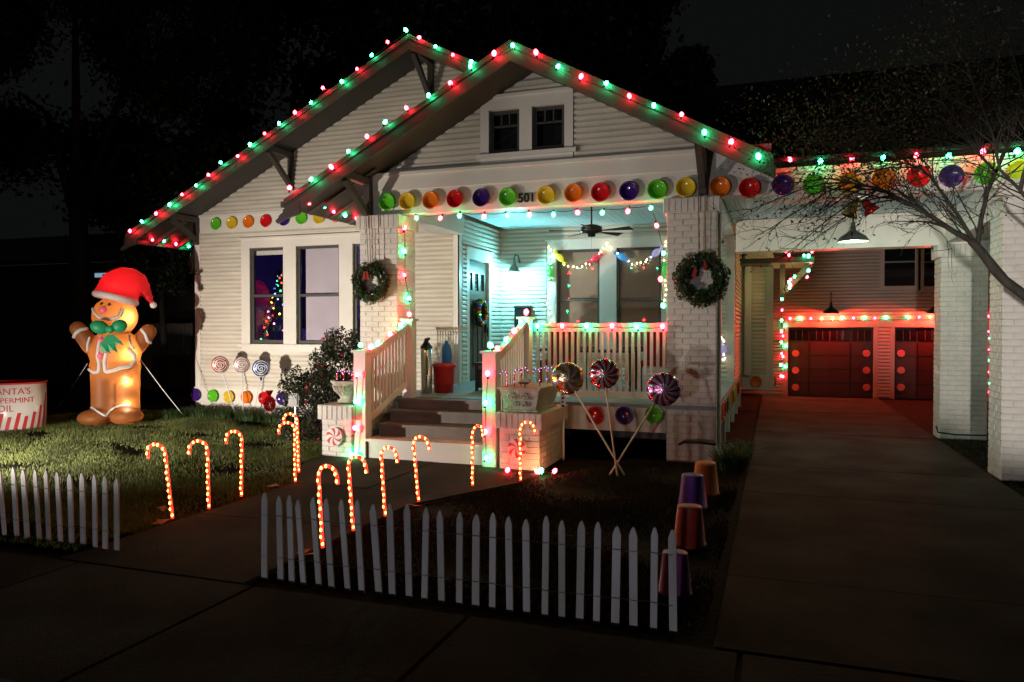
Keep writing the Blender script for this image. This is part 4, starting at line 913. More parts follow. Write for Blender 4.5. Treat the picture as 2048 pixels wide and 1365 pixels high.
def chair(x, y, rz, label):
    t = thing('porch_chair', label, 'chair', (x, y, FL), 'porch chairs behind the railing')
    MB().box(x-.26, y-.25, FL+.38, x+.26, y+.25, FL+.46).build('seat', 'redcloth', t); MB().box(x-.26, y+.2, FL+.46, x+.26, y+.28, FL+.95).build('backrest', 'redcloth', t)
    for a in (-.25, .21):
        for b in (-.24, .2): MB().box(x+a, y+b, FL, x+a+.04, y+b+.04, FL+.38).build('leg', 'black', t)
    for a in (-.3, .26): MB().box(x+a, y-.25, FL+.6, x+a+.04, y+.25, FL+.64).build('armrest', 'black', t)
chair(-3.35, 11.9, 0, 'red cushioned chair behind the left half of the porch railing'); chair(-1.75, 12.0, 0, 'red cushioned chair behind the right end of the porch railing')
t = thing('porch_table', 'dark slatted table behind the porch railing centre', 'table', (-2.5, 11.6, FL))
tp = MB().box(-2.95, 11.4, FL+.60, -2.05, 11.45, FL+.64).box(-2.95, 11.95, FL+.60, -2.05, 12.0, FL+.64).build('frame', 'black', t)
for k in range(7): MB().box(-2.95+k*.13, 11.45, FL+.61, -2.85+k*.13, 11.95, FL+.635).build('slat', 'steel', t)
for a in (-2.93, -2.10):
    for b in (11.41, 11.94): MB().box(a, b, FL, a+.04, b+.04, FL+.60).build('leg', 'black', t)
t = thing('mailbox', 'small dark box mounted on the porch back wall below the lamp', 'mailbox', (-4.78, 14.3, 1.75)); MB().box(-4.93, 14.22, 1.72, -4.62, 14.36, 2.12).build('box', 'black', t); MB().prism([(-4.95,14.2,2.12),(-4.60,14.2,2.12),(-4.60,14.36,2.16),(-4.95,14.36,2.16)], (0,0,.015)).build('lid', 'black', t)
MB_ = MB().box(XS+.001, D1+.28, 1.95, XS+.02, D1+.34, 2.12); solid('doorbell', MB_, 'black', 'small dark doorbell plate on siding beside the front door', 'doorbell', (XS, D1+.3, 1.95))
# ceiling fan
fc = atY(1183, 462, 11.5); t = thing('ceiling_fan', 'black five bladed ceiling fan under the porch ceiling', 'fan', (fc.x, 11.5, 3.70))
MB().lathe([(.001, 0), (.07, -.0), (.075, -.03), (.03, -.08), (.015, -.09)], 20, (fc.x, 11.5, 3.70)).tube([(fc.x, 11.5, 3.64), (fc.x, 11.5, fc.z+.08)], .013, 8).build('downrod', 'black', t, True)
MB().lathe([(.03, .10), (.10, .085), (.165, .055), (.17, -.01), (.13, -.035), (.06, -.05), (.06, -.09), (.001, -.10)], 26, (fc.x, 11.5, fc.z)).build('motor', 'black', t, True)
for k in range(5):
    a = math.radians(-12+72*k); d = Vector((math.cos(a), math.sin(a), 0)); s_ = Vector((-d.y, d.x, 0)); c0 = Vector((fc.x, 11.5, fc.z-.01))
    b = [c0+d*.15-s_*.02, c0+d*.66-s_*.075, c0+d*.68+s_*.06, c0+d*.15+s_*.02]; b[1].z += .02; b[2].z -= .015
    MB().prism(b, (0,0,.008)).build('blade', 'black', t)
MB().tube([(fc.x, 11.5, fc.z-.1), (fc.x, 11.5, fc.z-.42)], .002, 4).build('pull_chain', 'wire', t)
# window garlands with wrapped candies
Yg = YB-.10
def garland(pts, label, candies):
    t = thing('candy_garland', label, 'garland', tuple(pts[0])); path = []
    for i in range(len(pts)-1):
        for k in range(6): path.append(pts[i].lerp(pts[i+1], k/6))
    path.append(pts[-1]); MB().tube(path, .004, 4).build('cord', 'wire', t)
    L = 0; last = None
    for i, p in enumerate(path):
        if i % 2 == 0 and all((p-c[0]).length > .1 for c in candies):
            b = link('mini_bulb', bulb_mesh('warm', .014), t, loc=p+Vector((random.uniform(-.02,.02), -.02, random.uniform(-.02,.02)))-pts[0])
    for p, m, ang in candies:
        R_ = Matrix.Rotation(ang, 3, 'Y'); b = MB().ell(p, (.10,.06,.065), 14, 9, R_).build('candy', m, t, True)
        for s_ in (-1, 1):
            q = p+R_@Vector((s_*.10,0,0)); w = MB(); ax_ = R_@Vector((s_,0,0)); w.lathe([(.018, 0), (.05, .06), (.055, .065)], 12, q, ax_); w.build('wrapper_end', m, b)
G = lambda x, y: atY(x, y, Yg)
garland([G(1098,493), G(1112,515), G(1130,530), G(1155,534), G(1180,528), G(1198,508), G(1212,490)], 'lit swag with yellow and red wrapped candies over the left porch window', [(G(1120,516), 'c_yellow', .9), (G(1190,517), 'c_red', -.6)])
garland([G(1214,488), G(1228,505), G(1245,515), G(1265,527), G(1290,525), G(1308,510), G(1332,486)], 'lit swag with blue and lilac wrapped candies over the right porch window', [(G(1243,514), 'c_blue', .6), (G(1312,506), 'c_lilac', -.7)])
garland([G(1102,500), G(1100,545), G(1101,580), G(1097,605), G(1103,640), G(1102,665)], 'lit vertical garland with one green candy left of the porch windows', [(G(1100,546), 'c_green', 1.55)])
garland([G(1330,490), G(1330,540), G(1332,570), G(1331,600)], 'lit vertical garland with one green candy right of the porch windows', [(G(1330,542), 'c_green', 1.5)])
garland([atY(1441,676,14.2), atY(1448,682,14.2), atY(1444,700,14.2), atY(1450,715,14.2), atY(1441,722,14.2)], 'short lit garland with lilac candy right of the right pillar', [(atY(1446,698,14.2), 'c_lilac', 1.4)])
# bells under the carport beam
t = thing('bell_ornament', 'pair of shiny gold and red bells hanging under the carport', 'bells', tuple(atY(1716, 395, 10.4)))
for (x, y, m, tilt) in ((1703, 422, 'gold', -.4), (1738, 415, 'foilred', .55)):
    p = atY(x, y, 10.4); MB().lathe([(.001, .13), (.035, .12), (.05, .07), (.065, .0), (.105, -.07), (.10, -.075), (.055, -.01)], 20, p, (math.sin(tilt)*-1, 0, math.cos(tilt))).build('bell', m, t, True)
p = atY(1716, 395, 10.4); MB().ell((p.x, 10.4, p.z), (.07,.03,.04), 10, 7).tube([(p.x, 10.4, p.z), (p.x, 10.4, 3.5)], .004, 4).build('bow', 'foilred', t, True)

# ---------------------------------------------------------------- small christmas tree in the room
tx, ty = -9.68, 13.1
t = thing('christmas_tree', 'small christmas tree with coloured lights inside the left window', 'christmas tree', (tx, ty, .8))
n = 5000; hgt = rng.uniform(0, 1, n)**.8; hz = .2+hgt*1.9; rr_ = (1-hgt)*.62*np.sqrt(rng.uniform(.1, 1, n))+.02; a = rng.uniform(0, 2*np.pi, n)
link('crown', fast_mesh('crown', leaves(np.stack([rr_*np.cos(a), rr_*np.sin(a), hz], 1), .04, .2), 4, 'leafn'), t)
MB().tube([(tx, ty, .8), (tx, ty, 1.4)], .03, 6).build('trunk', 'bark', t)
for k in range(70):
    h_ = (k/70)**.75; a = k*2.4; r_ = (1-h_)*.5+.02; mm = ['mred', 'mgreen', 'mblue', 'myellow', 'mpink'][(k*3) % 5]
    p = Vector((tx+r_*math.cos(a), ty+r_*math.sin(a), 1.0+h_*1.85))
    if math.sin(a) < .35: MB().ell(p, (.02,)*3, 6, 4).build('light', mm, t)

# ---------------------------------------------------------------- buckets along the drive
def bucket(x, y, r, h, m, m2, label, tilt=0):
    t = thing('upturned_bucket', label, 'bucket', (x, y, 0), 'upturned buckets by the driveway')
    MB().lathe([(r*1.04, 0), (r*1.04, .02), (r, .022), (r*.76, h-.01), (r*.72, h), (.001, h)], 32, (x, y, 0.005), (tilt, 0, 1)).build('body', m, t, True)
M['bk_o'] = mat('orange_pail', (0.62, 0.17, 0.03), 0.45); M['bk_p'] = mat('purple_pail', (0.13, 0.04, 0.30), 0.4); M['bk_r'] = mat('red_pail', (0.33, 0.03, 0.02), 0.45); M['bk_m'] = mat('plum_pail', (0.20, 0.05, 0.20), 0.45)
p = atZ(1411, 990); bucket(p.x, p.y, .135, .33, 'bk_o', None, 'orange upturned bucket, farthest from the fence')
p = atZ(1384, 1018); bucket(p.x, p.y+.05, .135, .31, 'bk_p', None, 'purple upturned bucket just before the orange one')
p = atZ(1379, 1092); bucket(p.x, p.y, .125, .31, 'bk_r', None, 'dark red upturned bucket third from the house')
p = atZ(1350, 1190); bucket(p.x, p.y, .105, .27, 'bk_m', None, 'plum upturned bucket behind the last fence pickets')

# ---------------------------------------------------------------- small yard things
t = thing('utility_box', 'white plastic outlet box on a stake before the shrub', 'box', (-7.05, 9.6, 0)); p = atY(590, 800, 9.6)
MB().box(p.x-.09, 9.56, p.z-.1, p.x+.09, 9.66, p.z+.1).box(p.x-.07, 9.545, p.z-.08, p.x+.07, 9.56, p.z+.08).build('box', 'greyplastic', t); MB().box(p.x-.012, 9.6, 0, p.x+.012, 9.62, p.z-.1).build('stake', 'white', t)
p = atY(539, 815, 11.2); t = thing('tinsel_candy', 'red tinsel wrapped candy figure on the ground before the skirt', 'ornament', (p.x, 11.2, 0.1))
n = 1500; q = rng.normal(size=(n,3)); q /= np.linalg.norm(q, axis=1)[:,None]
link('tinsel', fast_mesh('tinsel', leaves(q*np.array([.11,.09,.13])*rng.uniform(.8,1.05,(n,1))+np.array([0,0,.26]), .018, .4), 4, 'foilred'), t); MB().lathe([(.10, 0), (.02, .09), (.07, .2)], 14, (p.x, 11.2, .40)).build('twist', 'foilred', t)
t = thing('yard_marker', 'thin white stake with a dark lettered tag beside the right pedestal', 'marker', (-2.5, 9.3, 0)); p = atY(1127, 800, 9.35)
MB().box(p.x-.012, 9.35, 0, p.x+.012, 9.362, p.z-.1).build('stake', 'white', t); pn = MB().box(p.x-.035, 9.335, p.z-.12, p.x+.03, 9.348, p.z+.12).build('tag', 'white', t)
for k in range(4): MB().box(p.x-.022, 9.331, p.z-.09+k*.05, p.x+.016-.01*(k % 2), 9.335, p.z-.065+k*.05).build('mark', 'black', pn)
t = thing('water_spigot_pipe', 'dark bent pipe resting against the base of the right pillar', 'pipe', (-1.0, 9.45, .3)); MB().tube([atY(1357,890,9.5), atY(1368,884,9.5), atY(1400,885,9.5), atY(1432,889,9.5)], [.015,.022,.022,.018], 8).build('pipe', 'black', t, True)
hs = [(.30+random.uniform(-.05,.05)+.25*k, 11.6+.25*math.sin(k*.9)+.03*k, .028) for k in range(11)]
solid('extension_cord', MB().tube([(2.33, 12.9, .22), (2.36, 12.93, .12), (2.6, 12.95, .09), (3.1, 12.95, .10), (3.4, 13.0, .15)], .012, 6), 'cord', 'dark cord sagging round the foot of the rear carport pillar', 'cord', (2.3, 12.9, 0))
p = atY(1969, 840, 14.5); t = thing('ice_cream_ornament', 'pink and orange ice cream cone ornament behind the far pillar', 'ornament', (p.x, 14.5, p.z-.35)); MB().lathe([(.001, -.30), (.11, 0), (.001, .01)], 14, (p.x, 14.5, p.z)).build('cone', 'bk_o', t); MB().lathe([(.13, 0), (.12, .08), (.08, .16), (.001, .18)], 14, (p.x, 14.5, p.z)).build('scoop', 'pink', t, True)
# leaf scraps / mulch edge by the walk
n = 2600; x = np.concatenate([rng.uniform(-6.2,-4.95,n), rng.uniform(-3.3,-.5,n)]); y = np.concatenate([rng.uniform(4.3,4.75,n), rng.uniform(4.28,4.6,n)])
o = link('mulch_strip', fast_mesh('mulch_strip', leaves(np.stack([x,y,np.full(2*n,.02)],1), .025, .5, .8), 4, 'soil'), None, 'stuff'); tag(o, 'dark mulch and leaf litter along the fence line', 'mulch')
M['litter'] = mat('dry_leaf', (0.42, 0.20, 0.12), 0.7, 0.3, 5)
for k, (x, y, l) in enumerate(((545, 972, 'by the left cane pair'), (320, 1045, 'at the foot of the nearest left cane'), (327, 1018, 'left of the nearest left cane'), (832, 1012, 'below the cane before the steps'), (626, 1108, 'behind the fence near the first right cane'), (605, 1104, 'behind the second fence picket group'))):
    p = atZ(x, y, .03); a = k*1.1; d = Vector((math.cos(a), math.sin(a), .1)); e = Vector((-d.y, d.x, .2))
    mb = MB(); c = [p+d*.09, p+d*.03+e*.035, p+e*.06, p-d*.02+e*.03, p-d*.08, p-d*.02-e*.03, p-e*.045, p+d*.03-e*.03]; mb.prism(c, (0,0,.004)); solid('fallen_leaf', mb, 'litter', f'large dry leaf lying {l}', 'leaf', tuple(p), 'fallen leaves')

# ---------------------------------------------------------------- gingerbread inflatable (front faces local -Y)
GX, GY = -11.2, 10.35
gb = thing('gingerbread_inflatable', 'tall glowing gingerbread inflatable in a red santa hat with green bow', 'inflatable', (GX, GY, 0)); gb.rotation_euler = (0, 0, math.atan2(11.2, 10.35))
def gl(px_, py_): return ((px_-230)/125.7, 1.7+(658-py_)/111.0)
def remesh(mb, voxel, it=6):
    me = bpy.data.meshes.new('tmp'); me.from_pydata([tuple(v) for v in mb.v], [], mb.f); ob = bpy.data.objects.new('tmp', me); COL.objects.link(ob)
    r = ob.modifiers.new('r', 'REMESH'); r.mode = 'VOXEL'; r.voxel_size = voxel; sm = ob.modifiers.new('s', 'SMOOTH'); sm.iterations = it; sm.factor = .5
    dg = bpy.context.evaluated_depsgraph_get(); out = bpy.data.meshes.new_from_object(ob.evaluated_get(dg)); bpy.data.objects.remove(ob); out.shade_smooth(); return out
def lobj(name, me, m, par, smooth=True):
    me.materials.clear(); me.materials.append(M[m]); return link(name, me, par)
b = MB()
b.ell((.02, 0, 1.28), (.43, .34, .42), 28, 20); b.ell((.02, 0, 1.02), (.42, .34, .30), 28, 20)     # chest, belly
b.ell((.02, 0, 1.92), (.375, .33, .36), 28, 20)                                                     # head
for s_ in (-1, 1):
    cx = .02+s_*.19; b.lathe([(.001, .12), (.21, .14), (.205, .5), (.215, .92), (.001, .95)], 24, (cx, 0, 0))
    b.ell((cx+s_*.0-.03+(-.10 if s_ < 0 else 0), -.15, .135), (.29, .34, .15), 24, 14)
def cap_(b, A, B, ra, rb, n=9):
    A = Vector(A); B = Vector(B)
    for i in range(n): q = i/(n-1); rr = ra+(rb-ra)*q; b.ell(A.lerp(B, q), (rr, rr*.9, rr), 16, 12)
ax0, az0 = gl(160, 658); bx0, bz0 = gl(300, 664)
cap_(b, (-.36, 0, 1.40), (ax0, -.05, az0), .155, .135); cap_(b, (.38, 0, 1.40), (bx0, -.05, bz0), .155, .14)
body = remesh(b, .022, 5)
for v in body.vertices: v.co.z = max(v.co.z, .004)
bvh = BVHTree.FromPolygons([v.co.copy() for v in body.vertices], [tuple(p.vertices) for p in body.polygons])
lobj('body', body, 'bread', gb)
def surf(x, z, off=.004):
    h = bvh.ray_cast(Vector((x, -3, z)), Vector((0, 1, 0)))
    return (h[0]+h[1]*off) if h[0] is not None else None
def ice(pxs, r, name='icing', m='icing'):
    pts = []
    P = [gl(*p) for p in pxs]
    for i in range(len(P)-1):
        for k in range(8):
            q = k/8; s_ = surf(P[i][0]+(P[i+1][0]-P[i][0])*q, P[i][1]+(P[i+1][1]-P[i][1])*q)
            if s_ is not None: pts.append(s_)
    s_ = surf(*P[-1]); 
    if s_ is not None: pts.append(s_)
    if len(pts) > 2:
        # smooth
        for _ in range(2): pts = [pts[0]]+[(pts[i-1]+pts[i]*2+pts[i+1])/4 for i in range(1, len(pts)-1)]+[pts[-1]]
        mb = MB().tube(pts, r, 8); me = bpy.data.meshes.new(name); me.from_pydata(mb.v, [], mb.f); me.shade_smooth(); lobj(name, me, m, gb)
Z1 = lambda x, y: (x/2.844, 480+y/2.844)
ice([Z1(535,380), Z1(545,415), Z1(575,445), Z1(640,455), Z1(690,435), Z1(705,395)], .028, 'mouth')
ice([Z1(430,560), Z1(445,530), Z1(470,512), Z1(505,505)], .03); ice([Z1(812,510), Z1(835,540), Z1(845,575), Z1(868,590)], .03)
ice([Z1(520,552), Z1(508,590), Z1(506,630)], .02); ice([Z1(742,545), Z1(745,590), Z1(768,618)], .02)
ice([Z1(585,545), Z1(570,600), Z1(562,660), Z1(572,700), Z1(568,745), Z1(540,748), Z1(512,730)], .03)
ice([Z1(612,640), Z1(600,690), Z1(605,745), Z1(650,738), Z1(690,722), Z1(740,718), Z1(770,690), Z1(765,650), Z1(735,622)], .035)
ice([Z1(485,948), Z1(530,945), Z1(570,968), Z1(603,988), Z1(640,955), Z1(690,938), Z1(745,940)], .018)
def ball(px_, py_, r, m, name, fl=.6):
    x, z = gl(px_, py_); s_ = surf(x, z, 0)
    if s_ is None: return
    mb = MB().ell(s_, (r, r*fl, r), 14, 10); me = bpy.data.meshes.new(name); me.from_pydata([tuple(v) for v in mb.v], [], mb.f); me.shade_smooth(); lobj(name, me, m, gb)
ball(*Z1(588,368), .03, 'black', 'eye'); ball(*Z1(630,372), .03, 'black', 'eye'); ball(*Z1(597,402), .065, 'pink', 'nose')
ball(*Z1(580,570), .055, 'pink', 'button'); ball(*Z1(578,655), .055, 'pink', 'button')
# hat
hx0, hz0 = gl(*Z1(545,310)); hx1, hz1 = gl(*Z1(788,365)); ring = []
hc = Vector(((hx0+hx1)/2, 0, (hz0+hz1)/2)); hu = Vector(((hx1-hx0)/2, 0, (hz1-hz0)/2)); 
for k in range(41): a = 2*math.pi*k/40; ring.append(hc+hu*.93*math.cos(a)+Vector((0, .37, 0))*math.sin(a)+Vector((0,0,.01)))
mb = MB().tube(ring, .062, 12, False); me = bpy.data.meshes.new('hat_brim'); me.from_pydata(mb.v, [], mb.f); me.shade_smooth(); lobj('hat_brim', me, 'icing', gb)
hp = [((560,300),(780,345)), ((575,235),(800,330)), ((600,205),(805,300)), ((640,178),(812,295)), ((700,158),(825,312)), ((770,160),(835,325)), ((820,190),(842,338)), ((855,240),(852,345)), ((872,290),(858,352)), ((885,330),(868,362)), ((892,362),(880,372))]
sect = []
mbh = MB(); NS = 20; k0 = 0
cps = [((670,322),.365),((690,270),.345),((715,240),.29),((745,228),.24),((785,235),.19),((815,262),.145),((838,295),.105),((858,325),.075),((873,350),.05),((880,365),.035)]
for (pp, r_) in cps:
    x_, z_ = gl(*Z1(*pp)); mbh.ell((x_, 0, z_), (r_, r_*.9, r_*.92), 22, 16)
hat = remesh(mbh, .02, 8)
for v in hat.vertices:
    if v.co.x < hx1+.03: v.co.z = max(v.co.z, hz0+(hz1-hz0)*(v.co.x-hx0)/(hx1-hx0)-.01)
lobj('hat', hat, 'hatred', gb)
x_, z_ = gl(*Z1(884,369)); mb = MB().ell((x_, 0, z_), (.06,)*3, 14, 10); me = bpy.data.meshes.new('pompom'); me.from_pydata([tuple(v) for v in mb.v], [], mb.f); me.shade_smooth(); lobj('pompom', me, 'icing', gb)
# bow
kx, kz = gl(*Z1(635,510)); bm_ = MB()
for s_, (lx_, lz_), rr_b in ((-1, gl(*Z1(575,498)), (.15,.09,.115)), (1, gl(*Z1(685,492)), (.13,.09,.115))):
    bm_.ell((lx_, -.46, lz_), rr_b, 18, 12, Matrix.Rotation(s_*-.35, 3, 'Y'))
bm_.ell((kx, -.5, kz), (.06,.06,.07), 12, 9)
me = remesh(bm_, .014, 3); lobj('bow', me, 'bowgreen', gb)
for (P0, P1, P2) in ((Z1(625,540), Z1(600,590), Z1(610,640)), (Z1(645,540), Z1(670,570), Z1(685,600)), (Z1(640,540), Z1(640,590), Z1(650,635))):
    q0, q1, q2 = gl(*P0), gl(*P1), gl(*P2); mb = MB(); w = [.03, .055, .075]; pts = []
    L = [Vector((q[0]-w[i], -.46+.015*i, q[1])) for i, q in enumerate((q0, q1, q2))]; R__ = [Vector((q[0]+w[i], -.46+.015*i, q[1]-.01*i)) for i, q in enumerate((q0, q1, q2))]
    mid = Vector((q2[0], -.46, q2[1]+.04)); mb.prism(L+[mid]+R__[::-1], (0,.02,0)); me = bpy.data.meshes.new('bow_tail'); me.from_pydata([tuple(v) for v in mb.v], [], mb.f); lobj('bow_tail', me, 'bowgreen', gb)
for (z, pw) in ((.35, 7), (.75, 9), (1.25, 10), (1.9, 9), (2.45, 6)):
    l = light('POINT', 'inflatable_inner_light', (0, 0, 0), pw*(1.9 if z < 2.2 else 1.0), (1.0, 0.82, 0.6), .04); l.data.shadow_soft_size = .06; l.parent = gb; l.location = (.20 if z < 2.2 else .1, -.20 if z < 2.2 else -.05, z)
th = gb.rotation_euler.z
def gworld(x, y, z): return Vector((GX+x*math.cos(th)-y*math.sin(th), GY+x*math.sin(th)+y*math.cos(th), z))
for s_, (px_, py_), l in ((1, (372, 826), 'right'), (-1, (118, 812), 'left')):
    A = gworld(*((s_*.42), 0, gl(*(Z1(812,682) if s_ > 0 else Z1(508,702)))[1])); B = atZ(px_, py_, .0) if s_ < 0 else atZ(px_, 838, .0)
    solid('guy_rope', MB().tube([A, A.lerp(B, .5)-Vector((0,0,.02)), B], .007, 5), 'white', f'thin white guy rope staked to the {l} of the gingerbread inflatable', 'rope', tuple(B), 'inflatable guy ropes')

# ---------------------------------------------------------------- peppermint barrel
bc = atZ(4, 862); bxx, byy = bc.x-.15, bc.y+.3; R0 = .50; HB_ = .80
t = thing('peppermint_barrel', 'white barrel with red stripes and red lettering at the left edge', 'barrel', (bxx, byy, 0))
MB().lathe([(R0*.97, 0), (R0, .02), (R0, HB_-.03), (R0*.96, HB_-.03), (.001, HB_-.035)], 48, (bxx, byy, 0)).build('drum', 'offwhite', t, True)
MB().lathe([(R0, HB_-.03), (R0*1.025, HB_-.025), (R0*1.025, HB_), (R0*.97, HB_), (R0*.97, HB_-.03)], 48, (bxx, byy, 0)).build('rim', 'redpaint', t, True)
face = math.atan2(-byy, -bxx)
def onbar(u, z, off=.003): a = face+u/R0; return Vector((bxx+(R0+off)*math.cos(a), byy+(R0+off)*math.sin(a), z))
def letters(s, size, z, u0):
    me = text_mesh(s, size, .0, 'CENTER', .0)
    import bmesh
    bm = bmesh.new(); bm.from_mesh(me); bmesh.ops.triangulate(bm, faces=bm.faces); bm.to_mesh(me); bm.free()
    for v in me.vertices: v.co = onbar(u0+v.co.x, z+v.co.y, .005)-Vector((bxx, byy, 0))
    me.materials.clear(); me.materials.append(M['redpaint']); return link('lettering', me, t)
letters("SANTA'S", .15, .61, -.02); letters('PEPPERMINT', .125, .47, -.02); letters('OIL', .15, .33, -.10)
for k in range(22):
    u = (k-11)*.12; mb = MB(); top = .30 if k % 2 else .24
    if abs(u) > .30: top = .60 if k % 2 else .4
    L_ = [onbar(u+(z*.22), z) for z in np.linspace(.02, top, 7)]; R_ = [onbar(u+.055+(z*.22), z) for z in np.linspace(.02, top, 7)]
    vs = L_+R_; mb.add(vs, [(i, i+7, i+8, i+1) for i in range(6)]); mb.build('stripe', 'redpaint', t)

# ---------------------------------------------------------------- plants
def bush(name, label, cat, base, boxes, n, size, lm, stems=True, flowers=0, group=None, asp=.5):
    t = thing(name, label, cat, tuple(base), group); pos = []
    for (c, r, w) in boxes:
        k = int(n*w); q = rng.normal(size=(k,3)); q /= np.linalg.norm(q, axis=1)[:,None]; q *= rng.uniform(.25, 1.05, (k,1))**.6
        pos.append(q*np.array(r)+np.array(c))
    pos = np.concatenate(pos)
    ph = np.sin(pos[:,0]*9+1)+np.sin(pos[:,1]*8)+np.sin(pos[:,2]*10); pos = pos[ph > -1.3]
    link('foliage', fast_mesh('foliage', leaves(pos, size, asp), 4, lm), t)
    if flowers:
        f = pos[rng.integers(0, len(pos), flowers)]; link('flowers', fast_mesh('flowers', leaves(np.repeat(f, 5, 0)+rng.normal(size=(flowers*5,3))*.01, .022, .9), 4, 'terra'), t)
    if stems:
        mb = MB(); b0 = Vector(base)
        for (c, r, w) in boxes:
            cc = b0+Vector(c)
            for _ in range(6): 
                e = cc+Vector((random.uniform(-1,1)*r[0]*.8, random.uniform(-1,1)*r[1]*.8, random.uniform(-.2,.9)*r[2])); m_ = b0.lerp(e, .5)+Vector((random.uniform(-.08,.08), random.uniform(-.05,.05), .05)); mb.tube([b0+Vector((random.uniform(-.1,.1),0,0)), m_, e], [.012,.009,.004], 5)
        mb.build('stems', 'twig', t)
    return t
bush('rose_shrub', 'dark leafy shrub with small pink flowers left of the brick pedestal', 'shrub', (-6.45, 9.75, 0),
     [((-.35,0,.25),(.45,.35,.4),.15), ((-.1,.05,.75),(.50,.4,.4),.25), ((.2,.0,1.05),(.5,.35,.42),.25), ((.35,0,1.45),(.35,.25,.30),.12), ((-.5,0,.8),(.25,.25,.35),.08), ((.75,.1,1.0),(.35,.3,.5),.15)], 17000, .024, 'leafs', flowers=90)
def grass_clump(cx, cy, R, n, h, label, m='leafd', name='grass_clump', w=.012):
    t = thing(name, label, 'plant', (cx, cy, 0)); a = rng.uniform(0, 2*np.pi, n); r = R*np.sqrt(rng.uniform(0, 1, n)); out = []
    for i in range(n):
        x0, y0 = r[i]*math.cos(a[i])*.5, r[i]*math.sin(a[i])*.5; aa = a[i]+random.uniform(-.6,.6); hh = h*random.uniform(.6,1.1); ln = hh*random.uniform(.2,.9); d = np.array([math.cos(aa), math.sin(aa), 0]); s = np.array([-d[1], d[0], 0])*w/2
        P = [np.array([x0, y0, 0])+d*ln*q*q+np.array([0,0,hh*(q-.35*q*q*q)]) for q in (0, .4, .75, 1)]
        for k in range(3):
            w0, w1 = 1-k*.3, 1-(k+1)*.31; out += [P[k]-s*w0, P[k]+s*w0, P[k+1]+s*w1, P[k+1]-s*w1]
    link('blades', fast_mesh('blades', np.array(out), 4, m), t); return t
grass_clump(-1.05+.55, 9.35, .35, 420, .42, 'dark strappy grass clump at the base of the right pillar', 'leafd')
grass_clump(-.42, 10.1, .3, 260, .36, 'dark strappy grass clump on the driveway edge behind the pillar', 'leafd')
for k, (x, y) in enumerate(((352, 838), (405, 836), (450, 838), (505, 842), (560, 845))):
    p = atZ(x, y); grass_clump(p.x, min(p.y, 11.7), .55, 420, .30+.05*(k % 2), f'green border grass tuft before the left wall, {["leftmost","second","third","fourth","rightmost"][k]} of five', 'leafd')
grass_clump(-5.62, 8.95, .2, 160, .3, 'feathery green plant spilling over the left urn', 'leafd'); bpy.data.objects[-1] if False else None
COL.objects[-2].location.z = .93 if COL.objects[-2].name.startswith('grass_clump') else COL.objects[-2].location.z

# trees
def tree(name, label, base, h, trunk_r, crown, n, size, lm, limbs=7, lean=(0,0), group='dark trees behind the house'):
    t = thing(name, label, 'tree', tuple(base), group); b0 = Vector(base); top = b0+Vector((lean[0], lean[1], h*.55))
    MB().tube([b0, b0.lerp(top, .4)+Vector((.1,0,0)), top], [trunk_r, trunk_r*.8, trunk_r*.5], 10).build('trunk', 'bark', t, True)
    mb = MB(); pos = []
    for (c, r, w) in crown:
        cc = b0+Vector(c); mb.tube([top-Vector((0,0,h*.15)), top.lerp(cc, .5)+Vector((0,0,.3)), cc], [trunk_r*.4, trunk_r*.25, trunk_r*.08], 6)
        nc = max(6, int(30*w*len(crown)/4)); cen = rng.normal(size=(nc,3)); cen /= np.linalg.norm(cen, axis=1)[:,None]; cen *= rng.uniform(.4, 1, (nc,1))
        k = int(n*w/nc)
        for q in cen: pos.append(q*np.array(r)+np.array(c)+rng.normal(size=(k,3))*np.array(r)*.16)
    mb.build('limbs', 'bark', t, True); link('crown', fast_mesh('crown', leaves(np.concatenate(pos), size, .5), 4, lm), t)
tree('tree', 'tall dark tree with thick trunk behind the gingerbread inflatable', (-17.0, 14.6, 0), 11, .33, [((-2,0,8),(3,2.5,2.2),.3),((2,1,9),(3,2.5,2.2),.3),((0,0,11),(3.5,3,2),.3),((3.2,0,6),(1.8,1.8,1.4),.1)], 45000, .085, 'leafn', group='dark trees left of the house')
tree('tree', 'dark tree with sparse yellowish leaves beside the left house wall', (-14.2, 14.5, 0), 6, .10, [((.4,0,4.6),(1.5,1.2,1.3),.4),((-.5,.3,3.4),(1.2,1.1,1.2),.3),((1.0,0,3.2),(.8,.8,.9),.3)], 7000, .06, 'leafn', group='dark trees left of the house')
tree('tree', 'huge dark tree rising behind the porch gable', (-6.5, 27, 0), 16, .5, [((-5,0,11),(5,4,4),.25),((-2.3,0,14.5),(4.6,4,3.5),.3),((1.2,0,12.5),(2.0,4,3.6),.25),((2.6,0,9.0),(1.9,3,2.3),.2)], 60000, .15, 'leafn')
tree('tree', 'lower dark tree right behind the roof ridge', (-2.6, 30, 0), 9, .3, [((-2.4,0,8.4),(2.3,2.5,2.2),.5),((0,0,7.2),(2.2,2,1.6),.5)], 11000, .13, 'leafn')
tree('tree', 'dark tree mass behind the left gable', (-19, 26, 0), 15, .45, [((-5,0,10),(5,4,4.5),.3),((1,0,13.5),(5,4,4),.3),((6,0,11),(4.5,4,4),.25),((4,0,6.5),(5,3,3),.15)], 60000, .15, 'leafn')

